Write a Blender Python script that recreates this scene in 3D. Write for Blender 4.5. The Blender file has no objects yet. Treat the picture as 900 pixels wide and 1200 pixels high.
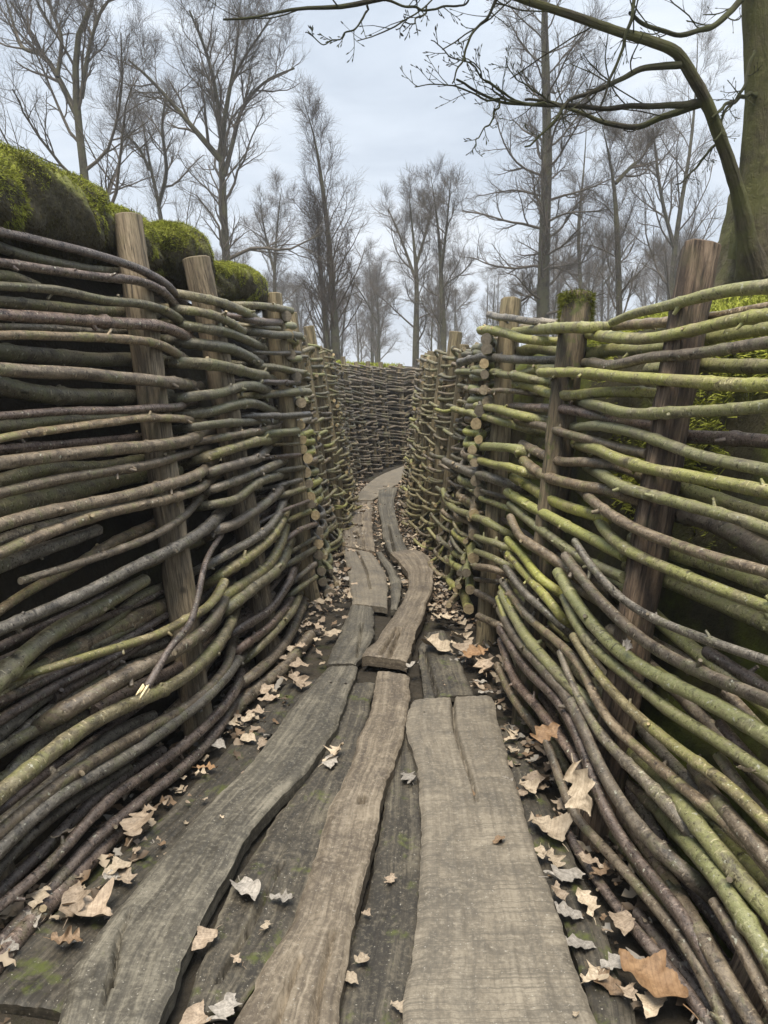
import bpy, math, random
import numpy as np
from mathutils import Vector
R_ = math.radians
rnd = random.Random(7)
nr = np.random.default_rng(11)
SC = bpy.context.scene
COL = SC.collection

# ------------------------------------------------------------------ camera
F = 880.0
EYE = np.array([0.0, 0.0, 1.5])
TH = math.atan(150 / F)
FWD = np.array([0, math.cos(TH), -math.sin(TH)])
UPV = np.array([0, math.sin(TH), math.cos(TH)])
RGT = np.array([1.0, 0, 0])

def ray(u, v):
    return FWD + RGT * ((u - 450) / F) + UPV * ((600 - v) / F)

def at_y(u, v, Y):
    d = ray(u, v)
    return EYE + d * (Y / d[1])

def at_z(u, v, z=0.0):
    d = ray(u, v)
    return EYE + d * ((z - EYE[2]) / d[2])

cam = bpy.data.objects.new('camera', bpy.data.cameras.new('camera'))
COL.objects.link(cam)
cam.location = EYE
cam.rotation_euler = (math.pi / 2 - TH, 0, 0)
cam.data.sensor_fit = 'VERTICAL'
cam.data.sensor_height = 36
cam.data.lens = 36 * F / 1200
cam.data.clip_start = 0.05
cam.data.clip_end = 2000
SC.camera = cam

# ------------------------------------------------------------------ scene tree helpers
def tag(o, label=None, cat=None, group=None, kind=None):
    if label: o['label'] = label
    if cat: o['category'] = cat
    if group: o['group'] = group
    if kind: o['kind'] = kind
    return o

def thing(name, label, cat, loc=(0, 0, 0), group=None):
    o = bpy.data.objects.new(name, None)
    COL.objects.link(o)
    o.location = loc
    o.empty_display_size = 0.1
    return tag(o, label, cat, group)

class MB:
    """collects vertices, polygons, uvs and material numbers for one mesh"""
    def __init__(s):
        s.v = []; s.n = 0; s.lv = []; s.lt = []; s.mi = []; s.uv = []
    def add(s, V, Fc, mi=0, UV=None):
        V = np.asarray(V, float).reshape(-1, 3)
        Fc = np.asarray(Fc, int)
        s.v.append(V)
        s.lv.append(Fc.reshape(-1) + s.n)
        s.lt.append(np.full(len(Fc), Fc.shape[1]))
        s.mi.append(np.full(len(Fc), mi))
        s.uv.append(np.zeros((Fc.size, 2)) if UV is None else np.asarray(UV, float).reshape(-1, 2))
        s.n += len(V)
    def build(s, name, mats, parent=None, smooth=True, loc=None):
        me = bpy.data.meshes.new(name)
        V = np.concatenate(s.v); LV = np.concatenate(s.lv); LT = np.concatenate(s.lt)
        if loc is not None: V = V - np.asarray(loc)
        me.vertices.add(len(V)); me.vertices.foreach_set('co', V.ravel().astype(np.float32))
        me.loops.add(len(LV)); me.loops.foreach_set('vertex_index', LV.astype(np.int32))
        me.polygons.add(len(LT))
        ls = np.concatenate([[0], np.cumsum(LT)[:-1]])
        me.polygons.foreach_set('loop_start', ls.astype(np.int32))
        me.polygons.foreach_set('material_index', np.concatenate(s.mi).astype(np.int32))
        me.polygons.foreach_set('use_smooth', np.full(len(LT), smooth))
        uvl = me.uv_layers.new(name='UVMap')
        uvl.data.foreach_set('uv', np.concatenate(s.uv).ravel().astype(np.float32))
        for m in (mats if isinstance(mats, (list, tuple)) else [mats]): me.materials.append(m)
        me.update(calc_edges=True); me.validate()
        o = bpy.data.objects.new(name, me)
        COL.objects.link(o)
        if parent: o.parent = parent
        if loc is not None and not parent: o.location = loc
        return o

def tubes(mb, P, Rr, sides, mi=0, seed=0.0):
    """many tubes at once: P (N,K,3), Rr (N,K)"""
    N, K, _ = P.shape
    if N == 0: return
    T = np.gradient(P, axis=1)
    T /= np.linalg.norm(T, axis=2, keepdims=True) + 1e-9
    mean = T.mean(axis=1)
    ref = np.where(np.abs(mean[:, 2:3]) < 0.75, np.array([[0, 0, 1.0]]), np.array([[0, 1.0, 0.02]]))[:, None, :]
    A = np.cross(T, np.broadcast_to(ref, T.shape)); A /= np.linalg.norm(A, axis=2, keepdims=True) + 1e-9
    B = np.cross(T, A)
    ang = np.arange(sides) * 2 * math.pi / sides
    c = np.cos(ang)[None, None, :, None]; s_ = np.sin(ang)[None, None, :, None]
    if Rr.ndim == 2: Rr = Rr[:, :, None]
    V = P[:, :, None, :] + (A[:, :, None, :] * c + B[:, :, None, :] * s_) * Rr[:, :, :, None]
    idx = np.arange(N * K * sides).reshape(N, K, sides)
    a = idx[:, :-1, :]; b = np.roll(idx, -1, 2)[:, :-1, :]; c2 = np.roll(idx, -1, 2)[:, 1:, :]; d = idx[:, 1:, :]
    Q = np.stack([a, d, c2, b], -1).reshape(-1, 4)
    L = np.concatenate([np.zeros((N, 1)), np.cumsum(np.linalg.norm(np.diff(P, axis=1), axis=2), 1)], 1)
    off = nr.random(N)[:, None] * 40 + seed
    Lv = np.broadcast_to((L + off)[:, :-1, None], a.shape); Ln = np.broadcast_to((L + off)[:, 1:, None], a.shape)
    w0 = np.broadcast_to((np.arange(sides) / sides)[None, None, :], a.shape); w1 = w0 + 1 / sides
    UV = np.stack([np.stack([Lv, w0], -1), np.stack([Ln, w0], -1), np.stack([Ln, w1], -1), np.stack([Lv, w1], -1)], -2)
    mb.add(V.reshape(-1, 3), Q, mi, UV.reshape(-1, 2))
    return V

def catmull(P, n):
    P = np.asarray(P, float)
    if len(P) == 2: P = np.array([P[0], (P[0] * 2 + P[1]) / 3, (P[0] + 2 * P[1]) / 3, P[1]])
    d = np.concatenate([[0], np.cumsum(np.linalg.norm(np.diff(P, axis=0), axis=1) ** 0.5 + 1e-6)])
    Q = np.vstack([2 * P[0] - P[1], P, 2 * P[-1] - P[-2]])
    dd = np.concatenate([[d[0] - (d[1] - d[0])], d, [d[-1] + (d[-1] - d[-2])]])
    t = np.linspace(0, d[-1], n * 4)
    i = np.clip(np.searchsorted(d, t, 'right') - 1, 0, len(P) - 2)
    def tangent(j):
        return (Q[j + 2] - Q[j]) / (dd[j + 2] - dd[j])[:, None]
    h = (d[i + 1] - d[i])[:, None]; x = ((t - d[i])[:, None]) / h
    p0, p1, m0, m1 = P[i], P[i + 1], tangent(i) * h, tangent(i + 1) * h
    C = (2 * x**3 - 3 * x**2 + 1) * p0 + (x**3 - 2 * x**2 + x) * m0 + (-2 * x**3 + 3 * x**2) * p1 + (x**3 - x**2) * m1
    l = np.concatenate([[0], np.cumsum(np.linalg.norm(np.diff(C[:, :3], axis=0), axis=1))])
    s = np.linspace(0, l[-1], n)
    return np.stack([np.interp(s, l, C[:, k]) for k in range(C.shape[1])], 1)

def noise1(n, cells):
    g = nr.normal(size=cells + 3)
    x = np.linspace(0, cells, n); i = x.astype(int); f = x - i; f = f * f * (3 - 2 * f)
    return g[i] * (1 - f) + g[i + 1] * f

# ------------------------------------------------------------------ materials
def newmat(name):
    m = bpy.data.materials.new(name); m.use_nodes = True
    nt = m.node_tree
    for n in list(nt.nodes):
        nt.nodes.remove(n)
    out = nt.nodes.new('ShaderNodeOutputMaterial'); b = nt.nodes.new('ShaderNodeBsdfPrincipled')
    nt.links.new(b.outputs[0], out.inputs[0])
    return m, nt, b

class G:
    """small node helper"""
    def __init__(s, nt): s.nt = nt
    def n(s, t, **kw):
        x = s.nt.nodes.new(t)
        for k, v in kw.items(): setattr(x, k, v)
        return x
    def link(s, a, b): s.nt.links.new(a, b)
    def coord(s, kind, scale=(1, 1, 1), loc=None):
        c = s.n('ShaderNodeTexCoord'); m = s.n('ShaderNodeMapping')
        s.link(c.outputs[kind], m.inputs[0]); m.inputs['Scale'].default_value = scale
        if loc is not None: s.link(loc, m.inputs['Location'])
        return m.outputs[0]
    def noise(s, vec, scale=5, detail=4, rough=0.6, dist=0, k=1.0):
        x = s.n('ShaderNodeTexNoise'); s.link(vec, x.inputs['Vector'])
        x.inputs['Scale'].default_value = scale; x.inputs['Detail'].default_value = detail
        x.inputs['Roughness'].default_value = rough; x.inputs['Distortion'].default_value = dist
        if k == 1.0: return x.outputs[0]
        y = s.n('ShaderNodeMapRange'); s.link(x.outputs[0], y.inputs[0])
        y.inputs[1].default_value = .5 - .5 / k; y.inputs[2].default_value = .5 + .5 / k
        return y.outputs[0]
    def ramp(s, fac, stops, interp='LINEAR'):
        x = s.n('ShaderNodeValToRGB'); s.link(fac, x.inputs[0]); e = x.color_ramp.elements
        x.color_ramp.interpolation = interp
        while len(e) < len(stops): e.new(0.5)
        for el, (p, c) in zip(e, stops):
            el.position = p
            el.color = (c, c, c, 1) if not isinstance(c, (tuple, list)) else (*c, 1)
        return x.outputs[0]
    def mix(s, fac, a, b, mode='MIX'):
        x = s.n('ShaderNodeMix', data_type='RGBA', blend_type=mode)
        for sock, val in ((x.inputs[0], fac), (x.inputs[6], a), (x.inputs[7], b)):
            if hasattr(val, 'is_linked'): s.link(val, sock)
            else: sock.default_value = val if not isinstance(val, tuple) else (*val, 1)
        return x.outputs[2]
    def math(s, op, a, b=0.0):
        x = s.n('ShaderNodeMath', operation=op)
        for sock, val in ((x.inputs[0], a), (x.inputs[1], b)):
            if hasattr(val, 'is_linked'): s.link(val, sock)
            else: sock.default_value = val
        return x.outputs[0]
    def bump(s, b, h, strength=0.3, dist=0.01):
        x = s.n('ShaderNodeBump'); s.link(h, x.inputs['Height'])
        x.inputs['Strength'].default_value = strength; x.inputs['Distance'].default_value = dist
        s.link(x.outputs[0], b.inputs['Normal'])

def hsv(g, col, val, sat=None):
    x = g.n('ShaderNodeHueSaturation'); g.link(col, x.inputs['Color'])
    if hasattr(val, 'is_linked'): g.link(val, x.inputs['Value'])
    else: x.inputs['Value'].default_value = val
    if sat is not None:
        if hasattr(sat, 'is_linked'): g.link(sat, x.inputs['Saturation'])
        else: x.inputs['Saturation'].default_value = sat
    return x.outputs[0]

def rand(g, lo, hi):
    oi = g.n('ShaderNodeObjectInfo')
    m = g.n('ShaderNodeMapRange'); g.link(oi.outputs['Random'], m.inputs[0])
    m.inputs[3].default_value = lo; m.inputs[4].default_value = hi
    return m.outputs[0]

def bark_mat(name, dark, mid, light, algae, algae_amt, rough=0.40):
    m, nt, b = newmat(name); g = G(nt)
    obj = g.coord('Object')
    n1 = g.noise(g.coord('UV', (11, 2.4, 1)), 1.0, 7, 0.74, 0.6, 1.7)
    n2 = g.noise(obj, 95, 4, 0.78, 0, 1.6)
    n3 = g.noise(obj, 7, 6, 0.7, 0.8, 1.5)
    n4 = g.noise(obj, 24, 6, 0.74, 0.5, 1.6)
    c = g.ramp(n1, [(0.30, dark), (0.48, mid), (0.70, light)])
    c = g.mix(g.ramp(n3, [(0.60 - algae_amt * 0.28, 0.0), (0.72 - algae_amt * 0.28, 0.9)]), c, algae)
    # worn, peeled and rubbed patches over the green
    c = g.mix(g.ramp(n4, [(0.50, 0.0), (0.64, 0.75)]), c, mid)
    c = g.mix(g.ramp(n4, [(0.30, 0.7), (0.42, 0.0)]), c, dark)
    c = g.mix(g.ramp(n2, [(0.26, 0.7), (0.40, 0.0)]), c, tuple(x * 0.4 for x in dark))
    c = g.mix(g.ramp(n2, [(0.58, 0.0), (0.78, 0.45)]), c, tuple(min(1, x * 1.5) for x in light))
    lent = g.noise(g.coord('UV', (110, 4.5, 1)), 1.0, 2, 0.5)
    c = g.mix(g.ramp(lent, [(0.63, 0.0), (0.70, 0.6)]), c, tuple(min(1, x * 1.9) for x in light))
    scar = g.noise(g.coord('UV', (26, 1.1, 1)), 1.0, 2, 0.6)
    c = g.mix(g.ramp(scar, [(0.31, 0.85), (0.37, 0.0)]), c, tuple(x * 0.4 for x in dark))
    lich = g.noise(obj, 60, 2, 0.5)
    c = g.mix(g.ramp(lich, [(0.68, 0.0), (0.72, 0.75)]), c, (0.42, 0.42, 0.33))
    c = hsv(g, c, rand(g, 0.72, 1.28), rand(g, 0.75, 1.1))
    g.link(c, b.inputs['Base Color'])
    g.link(g.ramp(n2, [(0.3, rough - 0.14), (0.7, rough + 0.16)]), b.inputs['Roughness'])
    b.inputs['Specular IOR Level'].default_value = 0.5
    h = g.mix(0.45, g.mix(0.5, n1, n2), g.mix(0.5, scar, n4))
    g.bump(b, h, 0.75, 0.009)
    return m

BARK = {
    'g': bark_mat('greenish_bark', (0.070, 0.058, 0.030), (0.180, 0.160, 0.074), (0.31, 0.275, 0.150), (0.225, 0.228, 0.064), 0.85),
    'Y': bark_mat('bright_green_bark', (0.09, 0.082, 0.032), (0.21, 0.197, 0.074), (0.32, 0.295, 0.145), (0.240, 0.250, 0.066), 1.0),
    'o': bark_mat('olive_bark', (0.050, 0.042, 0.025), (0.122, 0.103, 0.058), (0.235, 0.203, 0.125), (0.145, 0.142, 0.056), 0.45),
    'b': bark_mat('brown_bark', (0.050, 0.037, 0.025), (0.130, 0.098, 0.063), (0.245, 0.195, 0.133), (0.145, 0.138, 0.060), 0.25),
    'p': bark_mat('purple_brown_bark', (0.032, 0.023, 0.019), (0.088, 0.063, 0.050), (0.182, 0.138, 0.110), (0.100, 0.088, 0.050), 0.12, 0.34),
    'y': bark_mat('grey_bark', (0.042, 0.036, 0.028), (0.115, 0.099, 0.076), (0.235, 0.205, 0.162), (0.13, 0.124, 0.066), 0.25, 0.36),
}

def cut_mat():
    m, nt, b = newmat('sawn_end_wood'); g = G(nt)
    n = g.noise(g.coord('Object'), 60, 3)
    c = g.ramp(n, [(0.3, (0.22, 0.16, 0.08)), (0.7, (0.46, 0.36, 0.20))])
    c = hsv(g, c, rand(g, 0.3, 1.05), rand(g, .6, 1.0))
    g.link(c, b.inputs['Base Color']); b.inputs['Roughness'].default_value = 0.8
    g.bump(b, n, 0.4, 0.004)
    return m
CUT = cut_mat()

def pale_mat():
    m, nt, b = newmat('fresh_split_wood'); g = G(nt)
    n = g.noise(g.coord('Object', (1, 1, 1)), 80, 3)
    g.link(g.ramp(n, [(0.3, (0.45, 0.36, 0.2)), (0.7, (0.72, 0.62, 0.4))]), b.inputs['Base Color'])
    b.inputs['Roughness'].default_value = 0.8
    return m
PALE = pale_mat()

def post_mat(name, dark, mid, light, moss_amt=0.0, rough_scale=1.0):
    m, nt, b = newmat(name); g = G(nt)
    n1 = g.noise(g.coord('UV', (2.2, 9, 1)), 1.0, 7, 0.74, 0.6, 2.3)
    n2 = g.noise(g.coord('UV', (5, 34, 1)), 1.0, 4, 0.65, 0.2, 1.6)
    obj = g.coord('Object')
    n3 = g.noise(obj, 9, 4, 0.6)
    c = g.ramp(n1, [(0.3, dark), (0.5, mid), (0.72, light)])
    kn = g.noise(g.coord('UV', (7, 3, 1)), 1.0, 2, 0.5)
    c = g.mix(g.ramp(kn, [(0.68, 0.0), (0.73, 0.8)]), c, tuple(x * 0.5 for x in dark))
    c = g.mix(g.ramp(n2, [(0.28, 0.85), (0.42, 0.0)]), c, tuple(x * 0.4 for x in dark))
    c = g.mix(g.ramp(n3, [(0.52, 0.0), (0.75, 0.4)]), c, (0.11, 0.11, 0.045))
    if moss_amt:
        c = g.mix(g.ramp(g.noise(obj, 14, 4, 0.7), [(0.5 - moss_amt, 0.0), (0.62 - moss_amt, 1.0)]), c, (0.075, 0.085, 0.02))
    c = hsv(g, c, rand(g, 0.8, 1.15))
    g.link(c, b.inputs['Base Color']); b.inputs['Roughness'].default_value = 0.85
    g.bump(b, g.mix(0.5, n1, n2), 0.8, 0.012 * rough_scale)
    return m
POST = post_mat('weathered_post_wood', (0.075, 0.058, 0.038), (0.165, 0.128, 0.082), (0.265, 0.21, 0.14))
POST2 = post_mat('sawn_yellow_post_wood', (0.10, 0.08, 0.045), (0.19, 0.15, 0.088), (0.27, 0.22, 0.13))
POSTB = post_mat('rough_bark_post_wood', (0.045, 0.029, 0.018), (0.125, 0.084, 0.053), (0.25, 0.18, 0.12), 0.0, 2.5)
POSTM = post_mat('mossy_post_wood', (0.045, 0.034, 0.020), (0.12, 0.09, 0.052), (0.21, 0.165, 0.098), -0.04)
MOSSTOP = post_mat('moss_covered_wood', (0.04, 0.04, 0.015), (0.07, 0.075, 0.022), (0.11, 0.115, 0.035), 0.3)

def plank_mat(name, dark, mid, light, moss=0.0, saw=0.0):
    m, nt, b = newmat(name); g = G(nt)
    n1 = g.noise(g.coord('UV', (1.0, 32, 1)), 1.0, 7, 0.72, 0.7, 1.5)
    n2 = g.noise(g.coord('UV', (4, 110, 1)), 1.0, 3, 0.6)
    obj = g.coord('Object')
    n3 = g.noise(obj, 4.2, 8, 0.74, 0.6, 1.6)
    n4 = g.noise(obj, 60, 5, 0.78, 0, 1.5)
    k1 = 0.5 if saw > .5 else 1.0
    c = g.mix(k1, mid, g.ramp(n1, [(0.28, dark), (0.5, mid), (0.74, light)]))
    c = g.mix(g.ramp(n3, [(0.30, 0.85), (0.58, 0.0)]), c, dark)
    c = g.mix(g.ramp(n3, [(0.55, 0.0), (0.75, 0.5)]), c, light)
    c = g.mix(g.ramp(n2, [(0.32, 0.5 * k1), (0.46, 0.0)]), c, tuple(x * 0.55 for x in dark))
    c = g.mix(g.ramp(n4, [(0.52, 0.0), (0.72, 0.6)]), c, light)
    c = g.mix(g.ramp(n4, [(0.28, 0.6), (0.44, 0.0)]), c, dark)
    h = g.mix(0.5, n1, n2)
    if saw:
        sw = g.noise(g.coord('UV', (170, 2.4, 1)), 1.0, 3, 0.55, 0.15)
        c = g.mix(g.ramp(sw, [(0.50, 0.0), (0.62, saw)]), c, dark)
        h = g.mix(0.4, h, sw)
    speck = g.noise(obj, 140, 1, 0.4)
    c = g.mix(g.ramp(speck, [(0.72, 0.0), (0.76, 0.7)]), c, (0.30, 0.28, 0.24))
    if moss:
        mm = g.noise(obj, 7, 5, 0.7)
        c = g.mix(g.ramp(mm, [(0.70 - moss, 0.0), (0.82 - moss, 0.9)]), c, (0.065, 0.078, 0.015))
    c = hsv(g, c, rand(g, 0.88, 1.12))
    g.link(c, b.inputs['Base Color'])
    g.link(g.ramp(n3, [(0.3, 0.52), (0.7, 0.82)]), b.inputs['Roughness'])
    b.inputs['Specular IOR Level'].default_value = 0.35
    g.bump(b, h, 0.5, 0.006)
    return m
PL_BROWN = plank_mat('worn_brown_plank', (0.068, 0.054, 0.040), (0.152, 0.124, 0.090), (0.272, 0.230, 0.175), 0, 0.0)
PL_SAWN = plank_mat('sawn_grey_brown_plank', (0.076, 0.067, 0.054), (0.152, 0.130, 0.099), (0.248, 0.218, 0.170), 0, 0.6)
PL_GREY = plank_mat('dark_grey_plank', (0.038, 0.034, 0.027), (0.086, 0.077, 0.060), (0.195, 0.177, 0.139), 0.05, 0.2)
PL_DARK = plank_mat('damp_dark_plank', (0.018, 0.016, 0.012), (0.042, 0.036, 0.028), (0.10, 0.087, 0.065), 0.17)
PL_DARKW = plank_mat('damp_dark_worn_plank', (0.022, 0.019, 0.015), (0.054, 0.047, 0.036), (0.14, 0.122, 0.09), 0.14)

def soil_mat(name, stops, mossc, moss, bumpd=0.03, scale=6):
    m, nt, b = newmat(name); g = G(nt)
    obj = g.coord('Object')
    n = g.noise(obj, scale, 8, 0.7)
    n2 = g.noise(obj, 1.7, 5, 0.65)
    n3 = g.noise(obj, 45, 5, 0.75)
    c = g.ramp(n, stops)
    c = g.mix(g.ramp(n3, [(0.4, 0.0), (0.75, 0.6)]), c, tuple(x * 0.4 for x in stops[0][1]))
    mk = g.ramp(n2, [(0.62 - moss, 0.0), (0.74 - moss, 0.95)])
    c = g.mix(mk, c, g.ramp(n3, [(0.3, tuple(x * 0.45 for x in mossc)), (0.7, mossc)]))
    g.link(c, b.inputs['Base Color']); b.inputs['Roughness'].default_value = 0.9
    b.inputs['Specular IOR Level'].default_value = 0.2
    g.bump(b, g.mix(0.5, n, n3), 0.9, bumpd)
    return m
SOIL = soil_mat('dark_trodden_soil', [(0.3, (0.020, 0.017, 0.013)), (0.7, (0.06, 0.05, 0.037))], (0.05, 0.06, 0.015), 0.02)
BANKL = soil_mat('earth_bank_soil', [(0.3, (0.013, 0.010, 0.006)), (0.7, (0.042, 0.034, 0.021))], (0.05, 0.048, 0.018), 0.05, 0.04)  # soil colour darkened to put deeper shade into the gaps between rods
BANKR = soil_mat('mossy_bank_soil', [(0.3, (0.04, 0.036, 0.02)), (0.7, (0.10, 0.09, 0.05))], (0.16, 0.185, 0.035), 0.16, 0.05)
TURF = soil_mat('woodland_ground', [(0.3, (0.06, 0.05, 0.03)), (0.7, (0.14, 0.11, 0.065))], (0.12, 0.14, 0.035), 0.16, 0.05, 3)

def moss_mat(name, k):
    m, nt, b = newmat(name); g = G(nt)
    obj = g.coord('Object')
    n = g.noise(obj, 9, 5, 0.7); n2 = g.noise(obj, 120, 3, 0.7)
    c = g.ramp(n, [(0.28, (0.09, 0.10, 0.02)), (0.5, (0.19, 0.205, 0.036)), (0.75, (0.31, 0.32, 0.065))])
    c = g.mix(g.ramp(n2, [(0.3, 0.5), (0.5, 0.0)]), c, (0.07, 0.07, 0.018))
    c = hsv(g, c, k)
    g.link(c, b.inputs['Base Color']); b.inputs['Roughness'].default_value = 0.95
    b.inputs['Specular IOR Level'].default_value = 0.1
    g.bump(b, g.mix(0.5, n, n2), 1.0, 0.02)
    return m
MOSS = moss_mat('moss', 1.8)
MOSS_DARK = moss_mat('dark_moss', 0.7)
BAGMOSS = soil_mat('brown_moss', [(0.3, (0.045, 0.038, 0.016)), (0.7, (0.12, 0.10, 0.045))], (0.16, 0.165, 0.04), 0.10)

def bag_mat():
    m, nt, b = newmat('hardened_sandbag'); g = G(nt)
    obj = g.coord('Object')
    n = g.noise(obj, 7, 6, 0.7); n2 = g.noise(obj, 40, 4, 0.7)
    geo = g.n('ShaderNodeNewGeometry'); sp = g.n('ShaderNodeSeparateXYZ'); g.link(geo.outputs['Normal'], sp.inputs[0])
    c = g.ramp(n2, [(0.3, (0.035, 0.030, 0.018)), (0.7, (0.095, 0.082, 0.047))])
    grow = g.math('ADD', g.math('MULTIPLY', sp.outputs[2], 0.35), n)
    c = g.mix(g.ramp(grow, [(0.55, 0.0), (0.85, 1.0)]), c, g.ramp(n2, [(0.3, (0.09, 0.098, 0.02)), (0.7, (0.24, 0.25, 0.045))]))
    g.link(c, b.inputs['Base Color']); b.inputs['Roughness'].default_value = 0.95
    g.bump(b, g.mix(0.5, n, n2), 1.0, 0.03)
    return m
BAG = bag_mat()

def tree_mat(name, a, bcol, algae=None):
    m, nt, b = newmat(name); g = G(nt)
    obj = g.coord('Object')
    n = g.noise(g.coord('UV', (3, 8, 1)), 1.0, 6, 0.72, 0.4, 1.8)
    n2 = g.noise(obj, 2.5, 5, 0.68, 0, 1.4)
    n3 = g.noise(obj, 14, 6, 0.75, 0.5)
    c = g.ramp(n, [(0.3, a), (0.7, bcol)])
    c = g.mix(g.ramp(n3, [(0.34, 0.8), (0.5, 0.0)]), c, a)
    if algae: c = g.mix(g.ramp(n2, [(0.38, 0.0), (0.6, 0.9)]), c, algae)
    g.link(c, b.inputs['Base Color']); b.inputs['Roughness'].default_value = 0.85
    b.inputs['Specular IOR Level'].default_value = 0.2
    g.bump(b, g.mix(0.5, n, n3), 1.0, 0.04)
    return m
TRUNK = tree_mat('grey_tree_bark', (0.035, 0.030, 0.023), (0.105, 0.09, 0.066), (0.10, 0.095, 0.055))
TWIG = tree_mat('twig_bark', (0.085, 0.072, 0.058), (0.20, 0.17, 0.138))
TWIGW = tree_mat('warm_twig_bark', (0.07, 0.052, 0.038), (0.15, 0.115, 0.083))
BIGTRUNK = tree_mat('mossy_green_tree_bark', (0.045, 0.038, 0.025), (0.135, 0.114, 0.076), (0.115, 0.115, 0.045))
BIGLIMB = tree_mat('dark_limb_bark', (0.035, 0.03, 0.022), (0.09, 0.08, 0.052), (0.085, 0.09, 0.038))

def leaf_mat(name, c0, c1):
    m, nt, b = newmat(name); g = G(nt)
    n = g.noise(g.coord('UV'), 6, 5, 0.72, 0, 1.6); n2 = g.noise(g.coord('Object'), 9, 3, 0.7, 0, 1.5)
    c = g.ramp(n, [(0.3, c0), (0.7, c1)])
    c = g.mix(g.ramp(n2, [(0.58, 0.0), (0.8, 0.6)]), c, tuple(x * 0.45 for x in c0))
    wv = g.n('ShaderNodeTexWave'); wv.wave_type = 'BANDS'; wv.bands_direction = 'DIAGONAL'; g.link(g.coord('UV', (5, 5, 1)), wv.inputs[0]); wv.inputs['Scale'].default_value = 1.2; wv.inputs['Distortion'].default_value = 1.0
    c = g.mix(g.ramp(wv.outputs[1], [(0.0, 0.35), (0.12, 0.0)]), c, tuple(x * 0.6 for x in c0))
    c = hsv(g, c, rand(g, 0.75, 1.2))
    g.link(c, b.inputs['Base Color']); b.inputs['Roughness'].default_value = 0.65
    b.inputs['Specular IOR Level'].default_value = 0.35
    return m
LEAF = {
    'c': leaf_mat('pale_cream_leaf', (0.27, 0.215, 0.152), (0.44, 0.365, 0.272)),
    't': leaf_mat('tan_leaf', (0.205, 0.155, 0.11), (0.365, 0.29, 0.215)),
    'b': leaf_mat('brown_leaf', (0.13, 0.085, 0.05), (0.25, 0.17, 0.105)),
    'o': leaf_mat('orange_brown_leaf', (0.17, 0.095, 0.045), (0.29, 0.18, 0.095)),
    'y': leaf_mat('grey_leaf', (0.19, 0.172, 0.148), (0.33, 0.30, 0.265)),
    'd': leaf_mat('rotten_dark_leaf', (0.06, 0.042, 0.028), (0.14, 0.10, 0.065)),
}

# ------------------------------------------------------------------ wall lines:  (base_x, base_y, top_x, top_y, height)
LEFT = np.array([
    (-2.1, -1.2, -2.65, -1.2, 2.05), (-1.42, 1.0, -1.9, 1.0, 2.05), (-1.08, 1.9, -1.58, 1.9, 2.05), (-.77, 3.0, -1.22, 3.0, 2.05), (-.63, 4.1, -.94, 4.1, 2.05),
    (-.51, 5.2, -.80, 5.2, 2.0), (-.52, 6.4, -.78, 6.4, 1.93), (-.49, 7.6, -.74, 7.6, 1.9), (-.44, 8.9, -.68, 8.9, 1.86), (-.50, 10.2, -.73, 10.2, 1.84),
    (-.50, 11.6, -.70, 11.8, 1.82), (-.22, 13.0, -.38, 13.3, 1.82), (.12, 14.2, .02, 14.5, 1.84), (.6, 14.9, .55, 15.2, 1.84), (1.7, 15.3, 1.7, 15.6, 1.84), (3.4, 15.5, 3.4, 15.8, 1.84)])
RIGHT = np.array([
    (1.65, -1.2, 2.5, -1.2, 1.85), (.98, 1.0, 1.72, 1.0, 1.85), (.83, 1.55, 1.48, 1.55, 1.85), (.66, 2.6, 1.10, 2.6, 1.85), (.61, 3.5, .92, 3.5, 1.87),
    (.60, 4.5, .77, 4.5, 1.9), (.53, 5.8, .71, 5.8, 1.86), (.45, 6.9, .63, 6.9, 1.82), (.34, 8.2, .53, 8.2, 1.8), (.31, 9.5, .50, 9.5, 1.8),
    (.38, 11.0, .58, 11.0, 1.8), (.72, 12.2, .92, 12.0, 1.8), (1.6, 12.9, 1.7, 12.7, 1.8), (3.4, 13.3, 3.4, 13.1, 1.8)])

GL = np.array([(-1.2, -2.1, -2.65), (1.0, -1.42, -1.9), (1.9, -1.08, -1.58), (3.0, -.77, -1.22), (4.1, -.63, -.94), (5.2, -.51, -.80), (6.2, -.26, -.50), (8, .3, .2)])
GR = np.array([(-1.2, 1.65, 2.5), (1.0, .98, 1.72), (1.55, .83, 1.48), (2.6, .66, 1.10), (3.5, .61, .92), (4.5, .60, .77), (5.8, .53, .70), (6.9, .45, .62), (8.2, .30, .46), (9.5, .1, .2)])

def gL(Y, Z): return np.interp(Y, GL[:, 0], GL[:, 1]) + (np.interp(Y, GL[:, 0], GL[:, 2]) - np.interp(Y, GL[:, 0], GL[:, 1])) * Z / 2.05
def gR(Y, Z): return np.interp(Y, GR[:, 0], GR[:, 1]) + (np.interp(Y, GR[:, 0], GR[:, 2]) - np.interp(Y, GR[:, 0], GR[:, 1])) * Z / 1.87
TT = np.linspace(0.3, 14, 1400)

def hit(u, v, off, side):
    d = ray(u, v)
    X, Y, Z = EYE[0] + TT * d[0], EYE[1] + TT * d[1], EYE[2] + TT * d[2]
    f = (X - (gL(Y, Z) + off)) if side == 'L' else ((gR(Y, Z) - off) - X)
    k = np.argmax(f < 0)
    if f[k] >= 0: k = 600
    k = max(k, 1)
    t = TT[k - 1] + (TT[k] - TT[k - 1]) * f[k - 1] / (f[k - 1] - f[k] + 1e-9)
    p = EYE + d * t
    if p[2] < 0.012:
        p = EYE + d * ((0.012 - EYE[2]) / d[2])
    return p, t

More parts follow.
